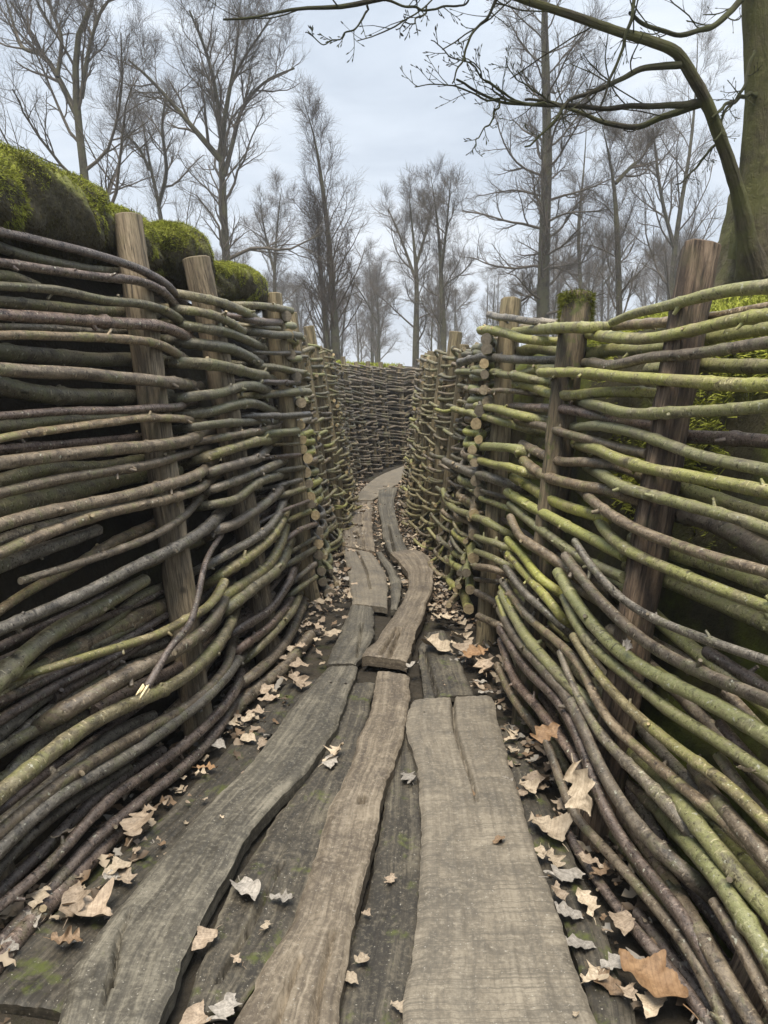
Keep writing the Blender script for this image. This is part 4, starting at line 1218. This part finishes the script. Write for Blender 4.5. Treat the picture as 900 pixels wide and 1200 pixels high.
# ------------------------------------------------------------------ mossy sandbags on the left bank
def sandbag(c, size, rz, label, seed, droop=0.0):
    g = np.random.default_rng(seed)
    t = thing('sandbag', label, 'sandbag', tuple(c), 'mossy sandbags on the left bank')
    nu, nv = 110, 64
    u = np.linspace(0, 2 * math.pi, nu, endpoint=False); v = np.linspace(-math.pi / 2, math.pi / 2, nv)
    Ug, Vg = np.meshgrid(u, v, indexing='ij')
    sgn = lambda x, e: np.sign(x) * np.abs(x) ** e
    x = sgn(np.cos(Vg), .7) * sgn(np.cos(Ug), .75) * size[0]; y = sgn(np.cos(Vg), .7) * sgn(np.sin(Ug), .75) * size[1]; z = sgn(np.sin(Vg), .75) * size[2]
    ph = g.uniform(0, 6, 6)
    b = 1 + .03 * np.sin(x * 47 + ph[1]) * np.sin(y * 43) + .025 * np.sin(z * 61 + x * 35 + ph[2]) + .13 * np.sin(x * 6 + ph[0] + z * 6) + .06 * np.sin(z * 21 + x * 9 + y * 8 + ph[5]) + .07 * np.sin(x * 9 + ph[0]) * np.sin(y * 11 + ph[1]) + .05 * np.sin(x * 17 + z * 13 + ph[2]) + .03 * np.sin(x * 33 + y * 29 + ph[3])
    x, y, z = x * b, y * b, z * b - droop * (x / size[0]) ** 2
    ca, sa = math.cos(rz), math.sin(rz)
    P = np.stack([x * ca - y * sa, x * sa + y * ca, z], -1)
    idx = np.arange(nu * nv).reshape(nu, nv)
    q = np.stack([idx[:, :-1], np.roll(idx, -1, 0)[:, :-1], np.roll(idx, -1, 0)[:, 1:], idx[:, 1:]], -1).reshape(-1, 4)
    mb = MB(); mb.add(P.reshape(-1, 3), q); mb.build('bag', BAG, t)
    Nn = P / (np.array([size[0], size[1], size[2]]) ** 2); Nn /= np.linalg.norm(Nn, axis=2, keepdims=True) + 1e-9
    msk = (P[:, :, 2] > 0.08 * size[2] + 0.28 * size[2] * np.sin(x * 14 + ph[4]) + 0.3 * size[2] * np.sin(y * 19 + x * 7) + 0.3 * size[2] * np.sin(x * 41 + y * 37)).ravel()
    mb = MB(); tufts(mb, P.reshape(-1, 3)[msk], Nn.reshape(-1, 3)[msk], 0.0125, 50000, g)
    mb.build('moss', MOSS, t, smooth=False)
    mb = MB(); tufts(mb, P.reshape(-1, 3), Nn.reshape(-1, 3), 0.013, 26000, g)
    mb.build('dark_moss', BAGMOSS, t, smooth=False)
    return t
sandbag(at_y(12, 232, 3.0) + [0, .12, 0], (.40, .22, .165), 1.25, 'largest mossy sandbag at the left edge, with a dark shaded end', 1)
sandbag(at_y(128, 276, 3.55) + [-.10, .14, 0], (.31, .20, .13), 1.3, 'mossy sandbag behind the tallest squared post', 2)
sandbag(at_y(187, 298, 4.15) + [0, .1, 0], (.27, .19, .15), 1.35, 'mossy sandbag seen between the two front posts of the left wall', 3)
sandbag(at_y(258, 332, 4.85) + [0, .1, 0], (.40, .18, .13), 1.35, 'low bright green sandbag sloping down beside the second post', 4, 0.02)
sandbag(at_y(-120, 215, 2.5), (.38, .22, .16), 1.2, 'mossy sandbag cut off by the left edge', 5)

# moss cushions on the bank behind the right wall and on the far rim
mb = MB(); P, N = [], []
for _ in range(9000):
    y = rnd.uniform(1.8, 5.0); t = np.interp(y, RIGHT[:6, 3], RIGHT[:6, 2])
    x = t + .27 + rnd.uniform(0, 1.5) ** 1.3
    P.append((x, y, 1.74 + 0.04 * fbm(x * 2, y * 2) + min(.35, max(0, x - t - .3) * .28))); N.append((0, 0, 1))
rngm = np.random.default_rng(5)
tufts(mb, np.array(P), np.array(N, float), 0.035, 26000, rngm)
P, N = [], []
for _ in range(6000):
    y = rnd.uniform(1.8, 4.6); z = rnd.uniform(.9, 1.74)
    b0 = np.interp(y, RIGHT[:6, 1], RIGHT[:6, 0]); t0 = np.interp(y, RIGHT[:6, 3], RIGHT[:6, 2])
    if math.sin(y * 5.1 + z * 4) + math.sin(z * 9 - y * 3) + rnd.uniform(-1, 1) < 0.2 - (z - 1.2): continue
    P.append((b0 + (t0 - b0) * z / 1.87 + .19 + .06 * z, y, z)); N.append((-1, 0, .3))
tufts(mb, np.array(P), np.array(N, float), 0.03, 16000, rngm)
tag(mb.build('moss_carpet', MOSS, smooth=False), 'yellow green moss covering the bank behind the right wall', 'moss', kind='stuff')
mb = MB(); P, N = [], []
for _ in range(3000):
    s = rnd.uniform(dL[8], dL[13]); st, _ = stations(LEFT, np.array([s])); st = st[0]
    P.append((st[2] - rnd.uniform(.1, .5), st[3] + rnd.uniform(.05, .5), st[4] + rnd.uniform(-.02, .05))); N.append((0, 0, 1))
tufts(mb, np.array(P), np.array(N, float), 0.06, 6000, rngm)
tag(mb.build('moss_carpet', MOSS, smooth=False), 'moss and short grass on the rim above the far curved wall', 'moss', kind='stuff')

# ------------------------------------------------------------------ trees
def unit(v): return v / (np.linalg.norm(v, axis=-1, keepdims=True) + 1e-9)

def spawn(P, Rr, n_per, t0, t1, ang, ratio, up, wig, K, rng, rmin, rr=0.6, lenpow=0.6, lmin=0.0):
    """children on every branch of (N,K,3): returns (N*n, K, 3), radii"""
    N, Kp, _ = P.shape
    cnt = N * n_per
    i = np.repeat(np.arange(N), n_per)
    t = t0 + (t1 - t0) * ((np.tile(np.arange(n_per), N) + rng.random(cnt)) / n_per)
    x = t * (Kp - 1); k = np.minimum(x.astype(int), Kp - 2); f = (x - k)[:, None]
    pos = P[i, k] * (1 - f) + P[i, k + 1] * f
    tan = unit(P[i, k + 1] - P[i, k])
    rad = Rr[i, k] * (1 - f[:, 0]) + Rr[i, k + 1] * f[:, 0]
    L = np.linalg.norm(np.diff(P, axis=1), axis=2).sum(1)[i]
    a = np.asarray(ang) * rng.uniform(.75, 1.25, cnt)
    per = np.cross(tan, rng.normal(size=(cnt, 3))); per = unit(per)
    d = unit(tan * np.cos(a)[:, None] + per * np.sin(a)[:, None])
    ln = np.maximum(L * ratio * (1 - t * lenpow) * rng.uniform(.55, 1.25, cnt), lmin)
    out = np.zeros((cnt, K, 3)); out[:, 0] = pos
    step = (ln / (K - 1))[:, None]
    for j in range(1, K):
        d = unit(d + rng.normal(size=(cnt, 3)) * wig + np.array([0, 0, up]))
        out[:, j] = out[:, j - 1] + d * step
    r0 = np.maximum(np.minimum(rad * rr, rad * .8), rmin)
    R2 = r0[:, None] * np.linspace(1, .35, K)[None, :]
    return out, np.maximum(R2, rmin * .6)

def px_limb(pts, D, w0, w1, rng, depth=0.0):
    n = len(pts)
    dz = np.linspace(0, depth, n)
    P = np.array([at_y(u, v, D + dz[i]) for i, (u, v) in enumerate(pts)])
    C = catmull(P, 16)
    r = np.linspace(w0, w1, 16) * D / F / 2
    return C, r

def limbs_on(C, r, n, t0, t1, ang, lenfun, up, wig, rng, K=9, rr=.5):
    """main limbs along a trunk, length by height"""
    out = []; rad = []
    az = rng.uniform(0, 6.28)
    for k in range(n):
        t = t0 + (t1 - t0) * (k + rng.random() * .8) / n
        x = t * (len(C) - 1); j = min(int(x), len(C) - 2); f = x - j
        p = C[j] * (1 - f) + C[j + 1] * f
        az += 2.4 + rng.uniform(-.6, .6)
        a = ang(t) if callable(ang) else ang
        a *= rng.uniform(.8, 1.2)
        d = np.array([math.cos(az) * math.sin(a), math.sin(az) * math.sin(a), math.cos(a)])
        ln = lenfun(t) * rng.uniform(.75, 1.2)
        pts = [p]
        for q in range(1, K):
            d = unit(d + rng.normal(size=3) * wig + np.array([0, 0, up]))
            pts.append(pts[-1] + d * ln / (K - 1))
        out.append(pts)
        r0 = (r[j] * (1 - f) + r[j + 1] * f) * rr * min(1, .45 + .3 * ln / 2)
        rad.append(np.linspace(r0, r0 * .3, K))
    return np.array(out), np.array(rad)

def build_tree(name, label, base, trunks, limbs, style, seed, group, twig_mat=TWIG, trunk_mat=TRUNK, dense=1.0, rmin=0.0038):
    """trunks / limbs: (C, r); style decides how the crown goes on"""
    rng = np.random.default_rng(seed)
    t = thing(name, label, 'tree', tuple(base), group)
    tm, cm = MB(), MB()
    H = max(C[:, 2].max() for C, _ in trunks) - base[2]
    main_P, main_R = [], []
    for C, r in trunks:
        Cx = C - base
        r = r * np.interp(np.linspace(0, 1, len(r)), [0, .7, 1], [1, .9, .25])
        tubes(tm, Cx[None], (r * (1 + .05 * rng.normal(size=len(r))))[None], 9)
        if style == 'oak': P, Rr = limbs_on(Cx, r, int(14 * dense), .22, .98, lambda q: 1.0 - .5 * q, lambda q: H * (.40 - .24 * q), .07, .17, rng)
        elif style == 'alder': P, Rr = limbs_on(Cx, r, int(58 * dense), .12, .98, lambda q: 1.4 - .5 * q, lambda q: H * (.07 + .12 * math.sin(math.pi * min(1, q * .82 + .12))), .05, .15, rng, rr=.32)
        elif style == 'spire': P, Rr = limbs_on(Cx, r, int(34 * dense), .12, .98, lambda q: .75 - .3 * q, lambda q: H * (.30 - .24 * q), .10, .10, rng, rr=.35)
        else: P, Rr = limbs_on(Cx, r, int(19 * dense), .16, .98, lambda q: .85 - .3 * q, lambda q: H * (.34 - .22 * q), .08, .15, rng, rr=.42)
        main_P.append(P); main_R.append(Rr)
    for C, r in limbs:
        Cx = C - base
        tubes(tm, Cx[None], r[None], 7)
        idx = np.linspace(0, 15, 9).astype(int)
        main_P.append(Cx[idx][None]); main_R.append(r[idx][None])
        P, Rr = limbs_on(Cx, r, 6, .3, .97, .8, lambda q: H * (.24 - .14 * q), .06, .16, rng)
        main_P.append(P); main_R.append(Rr)
    P1, R1 = np.concatenate(main_P), np.concatenate(main_R)
    R1 = np.maximum(R1, rmin * 1.6)
    tubes(cm, P1, R1, 5)
    if style == 'alder': c2, c3, c4 = 9, 8, 3
    elif style == 'spire': c2, c3, c4 = 7, 6, 3
    elif style == 'oak': c2, c3, c4 = 9, 7, 4
    else: c2, c3, c4 = 8, 7, 4
    P2, R2 = spawn(P1, R1, c2, .18, 1.0, .70, .48, .07, .13, 7, rng, rmin * 1.3, lenpow=.5)
    tubes(cm, P2, R2, 4)
    P3, R3 = spawn(P2, R2, c3, .15, 1.0, .62, .52, .07, .14, 5, rng, rmin, lenpow=.45, lmin=.3)
    tubes(cm, P3, R3, 3)
    P4, R4 = spawn(P3, R3, c4, .2, 1.0, .6, .62, .06, .13, 4, rng, rmin * .75, lenpow=.4, lmin=.3)
    tubes(cm, P4, R4, 3)
    tm.build('trunk', trunk_mat, t)
    cm.build('crown', twig_mat, t)
    return t

def base_of(pts, D):
    p = at_y(pts[0][0], pts[0][1], D)
    p[2] = 1.85
    return p

def tree(label, D, trunks, limbs, style, seed, group='bare trees beyond the trench', **kw):
    rng = np.random.default_rng(seed + 500)
    b = base_of(trunks[0][0], D)
    TR = []
    for pts, w0, w1 in trunks:
        low = at_y(pts[0][0], pts[0][1], D)
        C, r = px_limb(pts, D, w0, w1, rng)
        if low[2] > 1.9:
            C = np.vstack([[[low[0], low[1], 1.75]], C]); r = np.concatenate([[r[0] * 1.15], r])
            C = catmull(C, 16); r = np.concatenate([r[:1], r[2:]])
        TR.append((C, r))
    LM = [px_limb(pts, D, w0, w1, rng, rng.uniform(-2.5, 2.5)) for pts, w0, w1 in limbs]
    return build_tree('bare_tree', label, b, TR, LM, style, seed, group, **kw)

TREES = []
TREES.append(tree('bare tree at the upper left with a crooked trunk rising above the biggest sandbag', 20,
    [([(105, 260), (102, 235), (96, 180), (90, 125), (90, 50), (105, 12), (118, -40), (122, -110)], 13, 5)],
    [([(90, 135), (65, 85), (50, 65), (25, 55), (15, 25), (5, -5)], 7, 2), ([(67, 90), (72, 45), (60, 10), (50, -30)], 5, 2), ([(95, 115), (105, 55), (120, 10), (140, -10)], 6, 2)], 'oak', 1))
TREES.append(tree('thin forked bare tree left of the wide oak shaped one', 29,
    [([(192, 275), (184, 230), (174, 185), (166, 140), (150, 100)], 8, 2)], [([(186, 240), (195, 200), (190, 150), (195, 110)], 5, 2), ([(176, 200), (160, 170), (135, 150)], 4, 1.5)], 'plain', 2))
TREES.append(tree('tall wide crowned bare tree above the low green sandbag', 24,
    [([(266, 320), (264, 280), (261, 220), (259, 180), (263, 140), (270, 100), (277, 60), (281, 10), (284, -15)], 13, 3)],
    [([(259, 188), (235, 160), (205, 125), (175, 92), (150, 70)], 7, 2), ([(260, 165), (255, 120), (243, 65), (222, 12)], 6, 2), ([(263, 205), (272, 170), (285, 125), (312, 95), (345, 80)], 6, 2), ([(268, 105), (285, 70), (305, 40), (318, 20)], 4, 1.5)], 'oak', 3))
TREES.append(tree('narrow spire shaped bare tree with a leaning tip and two stems', 26,
    [([(394, 420), (391, 360), (386, 290), (378, 220), (368, 160), (354, 112)], 11, 2), ([(384, 420), (380, 360), (374, 300), (372, 240)], 9, 3)], [], 'spire', 4, twig_mat=TWIGW))
TREES.append(tree('small round headed bare tree in the middle of the view', 33,
    [([(487, 430), (488, 370), (488, 320), (484, 275), (479, 225)], 9, 2)], [([(488, 330), (470, 280), (455, 245)], 4, 1.5), ([(488, 310), (500, 270), (507, 240)], 4, 1.5)], 'plain', 5))
TREES.append(tree('slim bare tree with a thin bare tip right of the round headed one', 30,
    [([(520, 405), (518, 350), (516, 300), (512, 255), (504, 200)], 9, 1.5)], [([(517, 320), (523, 270), (528, 215)], 4, 1)], 'plain', 6, dense=.7))
TREES.append(tree('tallest straight trunked bare tree behind the squared post at the right corner', 24,
    [([(636, 385), (637, 320), (639, 250), (641, 180), (640, 100), (638, 20), (640, -60), (643, -130)], 17, 6)], [], 'alder', 7))
TREES.append(tree('dark bare tree with a curved trunk between the mossy post and the rough bark post', 22,
    [([(726, 378), (725, 330), (723, 270), (719, 215), (711, 170), (704, 140)], 10, 3)], [([(721, 215), (740, 195), (752, 185), (765, 160)], 5, 2)], 'plain', 8))
TREES.append(tree('pale bare tree just left of the big mossy tree', 31,
    [([(786, 360), (790, 300), (798, 240), (808, 180), (815, 110), (818, 40)], 9, 2)], [([(790, 290), (775, 230), (765, 150)], 5, 2)], 'plain', 9))
TREES.append(tree('faint slender bare tree between the wide crowned one and the spire', 36,
    [([(322, 350), (322, 310), (325, 265), (330, 220)], 7, 2)], [([(322, 320), (312, 280), (305, 240)], 4, 1)], 'plain', 10))
TREES.append(tree('faint slender bare tree right of the tallest straight trunked one', 36,
    [([(682, 390), (680, 330), (678, 270), (684, 200), (688, 140)], 7, 2)], [], 'plain', 12, dense=.8))

def copy_tree(src, loc, rz, sc, label, group):
    r = src.copy(); COL.objects.link(r)
    r.location = loc; r.rotation_euler = (0, 0, rz); r.scale = (sc, sc, sc)
    r['label'] = label; r['group'] = group
    for c in src.children:
        d = c.copy(); COL.objects.link(d); d.parent = r
    return r
far_rng = random.Random(21)
srcs = [TREES[i] for i in (1, 4, 5, 7, 8, 9, 10)]
used = []
HEIGHT = {t.name: max(max(v.co.z for v in c.data.vertices) for c in t.children) for t in srcs}
n_far = 0
while n_far < 74:
    D = far_rng.uniform(34, 85)
    u = far_rng.uniform(-60, 960)
    x = (u - 450) / F * D
    if any(math.hypot(x - a, D - b) < 1.7 for a, b in used): continue
    used.append((x, D)); n_far += 1
    src = far_rng.choice(srcs)
    lim = (.24 if abs(u - 450) > 190 else .2) * far_rng.uniform(.5, .95) * D
    copy_tree(src, (x, D, 1.8), far_rng.uniform(0, 6.28), min(1.3, lim / HEIGHT[src.name]), 'bare tree standing far back in the grey wood', 'bare trees of the far wood')

# the big tree on the right bank
def big_tree():
    rng = np.random.default_rng(77)
    Y = 4.6
    base = at_y(905, 330, Y); base[2] = 1.75
    t = thing('big_tree', 'big mossy green tree with several stems standing on the right bank', 'tree', tuple(base))
    def limb(pts, w0, w1, y0=Y, y1=Y, n=40):
        P = np.array([at_y(u, v, y0 + (y1 - y0) * i / max(1, len(pts) - 1)) for i, (u, v) in enumerate(pts)])
        C = catmull(P, n); Yc = C[:, 1]
        return C - base, np.linspace(w0, w1, n) * Yc / F / 2
    def knob(C, r, sides, seed):
        g = np.random.default_rng(seed)
        n = len(r)
        lob = 1 + .08 * np.sin(np.arange(sides)[None, :] * 2 * math.pi / sides * 3 + np.linspace(0, 2, n)[:, None]) + .05 * np.sin(np.arange(sides)[None, :] * 2 * math.pi / sides * 7 + np.linspace(0, 9, n)[:, None]) + .035 * g.normal(size=(n, sides))
        return (r[:, None] * lob)[None]
    # flared main trunk
    C, r = limb([(900, 400), (902, 340), (906, 290), (912, 220), (920, 140), (928, 40), (935, -120), (940, -300)], 60, 60, Y + .15, Y + .3)
    wpx = np.interp(np.linspace(0, 1, 40), [0, .12, .2, .3, .45, .65, 1], [165, 128, 112, 88, 66, 52, 44])
    r = wpx * 4.8 / F / 2 * (1 + .035 * np.sin(np.arange(40) * 2.1) * np.linspace(1, 0, 40))
    mb = MB(); tubes(mb, C[None], knob(C, r, 18, 1), 18)
    # root spurs
    for k in range(8):
        a = k * .785 + .3
        q = np.array([[0, 0, .75], [.22 * math.cos(a), .22 * math.sin(a), .42], [.42 * math.cos(a), .42 * math.sin(a), .15], [.8 * math.cos(a), .8 * math.sin(a), -.12]]) + C[2] * [1, 1, 0]
        cc = catmull(q, 14); tubes(mb, cc[None], (np.linspace(.17, .07, 14))[None], 8)
    mb.build('trunk', BIGTRUNK, t)
    stems = [
        (limb([(878, 300), (880, 270), (886, 200), (889, 120), (888, 60), (886, 0), (884, -100), (880, -260)], 52, 22, Y - .1, Y - .3), BIGTRUNK),
        (limb([(884, 320), (876, 285), (868, 238), (856, 195), (843, 158), (828, 120), (812, 90), (793, 62), (765, 50), (720, 36), (670, 18), (620, 2), (560, -18), (480, -45)], 40, 9, Y - .15, Y - 1.0, 70), BIGTRUNK),
    ]
    tw_P, tw_R = [], []
    for k, ((C, r), m) in enumerate(stems):
        if k == 0:
            r = np.interp(np.linspace(0, 1, len(r)), [0, .1, .25, .5, 1], [50, 38, 31, 28, 22]) * 4.5 / F / 2
        else:
            r = np.interp(np.linspace(0, 1, len(r)), [0, .08, .2, .45, .6, 1], [42, 22, 15, 11, 9, 5]) * 4.2 / F / 2
        mb = MB(); tubes(mb, C[None], knob(C, r, 12, 5 + k), 12); mb.build('stem', m, t)
    limbs = [
        ([(830, 124), (815, 119), (800, 122), (750, 127), (700, 124), (665, 122), (625, 120), (585, 118), (555, 106), (535, 93)], 8, 2.4, Y - .45, Y - .9),
        ([(826, 121), (808, 126), (790, 133), (760, 144), (730, 150), (702, 141), (675, 131), (648, 121), (615, 117)], 8, 3, Y - .45, Y - .2),
        ([(797, 76), (775, 77), (750, 82), (728, 92), (710, 102), (688, 112), (660, 125), (640, 150), (615, 172)], 8, 2, Y - .6, Y - .9),
        ([(886, 110), (872, 115), (858, 118), (846, 126), (834, 138)], 5, 3, Y - .25, Y - .5),
        ([(892, -30), (865, 0), (850, 18), (832, 31), (805, 39), (775, 36), (752, 24), (738, 15)], 8, 4, Y - .3, Y - .7),
        ([(750, -30), (744, 5), (737, 35), (722, 75), (712, 100), (704, 126)], 4.5, 2.5, Y - .7, Y - .8),
        ([(860, -200), (760, -90), (620, -32), (520, -12), (450, 0), (400, 10), (350, 14), (300, 22), (262, 23)], 13, 2.2, Y - .8, Y - 1.4),
        ([(884, 60), (878, 85), (868, 110), (850, 128), (846, 150), (836, 165)], 4, 2, Y - .3, Y - .5),
        ([(848, 162), (830, 178), (815, 198), (800, 213), (792, 216)], 3.5, 1.5, Y - .3, Y - .5),
        ([(595, -25), (570, 20), (560, 32), (548, 55), (540, 75), (530, 98)], 4, 1.6, Y - .9, Y - 1.0),
        ([(640, 122), (600, 120), (560, 112), (530, 100), (505, 98), (486, 102)], 3, 1.2, Y - .85, Y - .95),
        ([(612, 120), (585, 108), (565, 90), (548, 74), (530, 66), (505, 47)], 2.8, 1.1, Y - .85, Y - 1.0),
        ([(592, 119), (572, 98), (560, 80), (548, 68), (536, 72)], 2.2, 1.0, Y - .85, Y - .8),
        ([(585, 119), (581, 130), (575, 143), (562, 160), (553, 179)], 2.4, 1.0, Y - .85, Y - .95),
        ([(660, 125), (640, 112), (622, 104), (600, 88), (592, 66)], 2.4, 1.0, Y - .8, Y - .9),
        ([(430, 6), (420, 28), (400, 42), (380, 50), (358, 38)], 2.4, 1.0, Y - 1.1, Y - 1.2),
        ([(500, 8), (490, 22), (478, 30), (464, 34)], 2.2, 1.0, Y - 1.1, Y - 1.2),
        ([(450, 0), (470, 6), (505, 10), (540, 5), (555, -6)], 3, 2, Y - 1.2, Y - 1.2),
    ]
    for pts, w0, w1, y0, y1 in limbs:
        C, r = limb(pts, w0, w1, y0, y1, 36)
        C[1:-1] += np.stack([noise1(36, 9) * .006 for _ in range(3)], 1)[1:-1]
        mb = MB(); tubes(mb, C[None], (r * (1 + .06 * noise1(36, 14)))[None], 8); mb.build('limb', BIGLIMB, t)
        idx = np.linspace(0, 35, 12).astype(int)
        tw_P.append(C[idx]); tw_R.append(r[idx])
    C, r = stems[1][0]
    idx = np.linspace(30, 69, 12).astype(int)
    tw_P.append(C[idx]); tw_R.append(r[idx])
    P, Rr = np.array(tw_P), np.array(tw_R)
    mb = MB()
    P2, R2 = spawn(P, Rr, 7, .2, 1.0, .75, .30, .05, .09, 9, rng, .0022, rr=.45, lenpow=.45)
    R2 = np.minimum(R2, .0034); tubes(mb, P2, R2, 5)
    P3, R3 = spawn(P2, R2, 3, .25, 1.0, .65, .5, .05, .10, 6, rng, .0017, rr=.7)
    tubes(mb, P3, R3, 4)
    # buds at the tips
    for PP in (P2, P3):
        e = PP[:, -1]; d = unit(PP[:, -1] - PP[:, -2])
        B = np.stack([e - d * .004, e + d * .004, e + d * .012], 1)
        tubes(mb, B, np.tile(np.array([[.0014, .0028, .0006]]), (len(B), 1)), 5)
    mb.build('twigs', BIGLIMB, t)
    return t
big_tree()

# ------------------------------------------------------------------ misty winter air
m = bpy.data.materials.new('misty_air'); m.use_nodes = True; nt = m.node_tree
for n in list(nt.nodes): nt.nodes.remove(n)
o_ = nt.nodes.new('ShaderNodeOutputMaterial'); v_ = nt.nodes.new('ShaderNodeVolumePrincipled')
v_.inputs['Color'].default_value = (0.93, 0.95, 1.0, 1); v_.inputs['Density'].default_value = 0.0022; v_.inputs['Anisotropy'].default_value = 0.2
nt.links.new(v_.outputs[0], o_.inputs['Volume'])
mb = MB()
x0, x1, y0, y1, z0, z1 = -520, 520, -520, 520, -1.2, 24
mb.add([(x, y, z) for z in (z0, z1) for y in (y0, y1) for x in (x0, x1)], [[0, 2, 3, 1], [4, 5, 7, 6], [0, 1, 5, 4], [2, 6, 7, 3], [0, 4, 6, 2], [1, 3, 7, 5]])
tag(mb.build('haze', m, smooth=False), 'thin pale winter mist among the far trees', 'haze', kind='stuff')

# ------------------------------------------------------------------ sky, light
w = bpy.data.worlds.new('World'); SC.world = w; w.use_nodes = True
nt = w.node_tree; g = G(nt)
for n in list(nt.nodes): nt.nodes.remove(n)
out = g.n('ShaderNodeOutputWorld'); bg = g.n('ShaderNodeBackground'); g.link(bg.outputs[0], out.inputs[0])
sky = g.n('ShaderNodeTexSky'); sky.sky_type = 'NISHITA'; sky.sun_disc = False
SUN_EL, SUN_AZ = R_(70), R_(195)
sky.sun_elevation = SUN_EL; sky.sun_rotation = SUN_AZ
tc = g.n('ShaderNodeTexCoord'); sp = g.n('ShaderNodeSeparateXYZ'); g.link(tc.outputs['Generated'], sp.inputs[0])
mp = g.n('ShaderNodeMapping'); g.link(tc.outputs['Generated'], mp.inputs[0]); mp.inputs['Scale'].default_value = (1.0, 1.0, 3.0)
nz = g.noise(mp.outputs[0], 3.0, 6, 0.55, 0.4, 1.5)
cloud = g.ramp(nz, [(0.30, (4.5, 5.1, 5.9)), (0.5, (5.5, 6.1, 6.85)), (0.75, (6.9, 7.3, 7.8))])
zen = g.ramp(sp.outputs[2], [(0.0, 1.02), (0.12, 0.98), (0.35, 0.95), (1.0, 1.0)])
up = g.math('ADD', g.math('MULTIPLY', g.math('POWER', g.math('MAXIMUM', sp.outputs[2], 0.0), 4.0), 2.2), 0.93)
cl2 = g.mix(1.0, cloud, up, 'MULTIPLY')
col = g.mix(0.94, sky.outputs[0], cl2)
g.link(col, bg.inputs[0]); bg.inputs[1].default_value = 0.1
sl = bpy.data.lights.new('sun', 'SUN'); sl.energy = 3.9; sl.angle = R_(26); sl.color = (1, .90, .74)
so = bpy.data.objects.new('sun', sl); COL.objects.link(so)
dirv = Vector((math.sin(SUN_AZ) * math.cos(SUN_EL), math.cos(SUN_AZ) * math.cos(SUN_EL), math.sin(SUN_EL)))
so.rotation_euler = dirv.to_track_quat('Z', 'Y').to_euler()

SC.view_settings.view_transform = 'Standard'
SC.view_settings.look = 'None'
SC.view_settings.exposure = 0.62
SC.view_settings.gamma = 1.0
SC.render.engine = 'CYCLES'
SC.cycles.use_denoising = True
SC.cycles.max_bounces = 6
SC.cycles.diffuse_bounces = 2
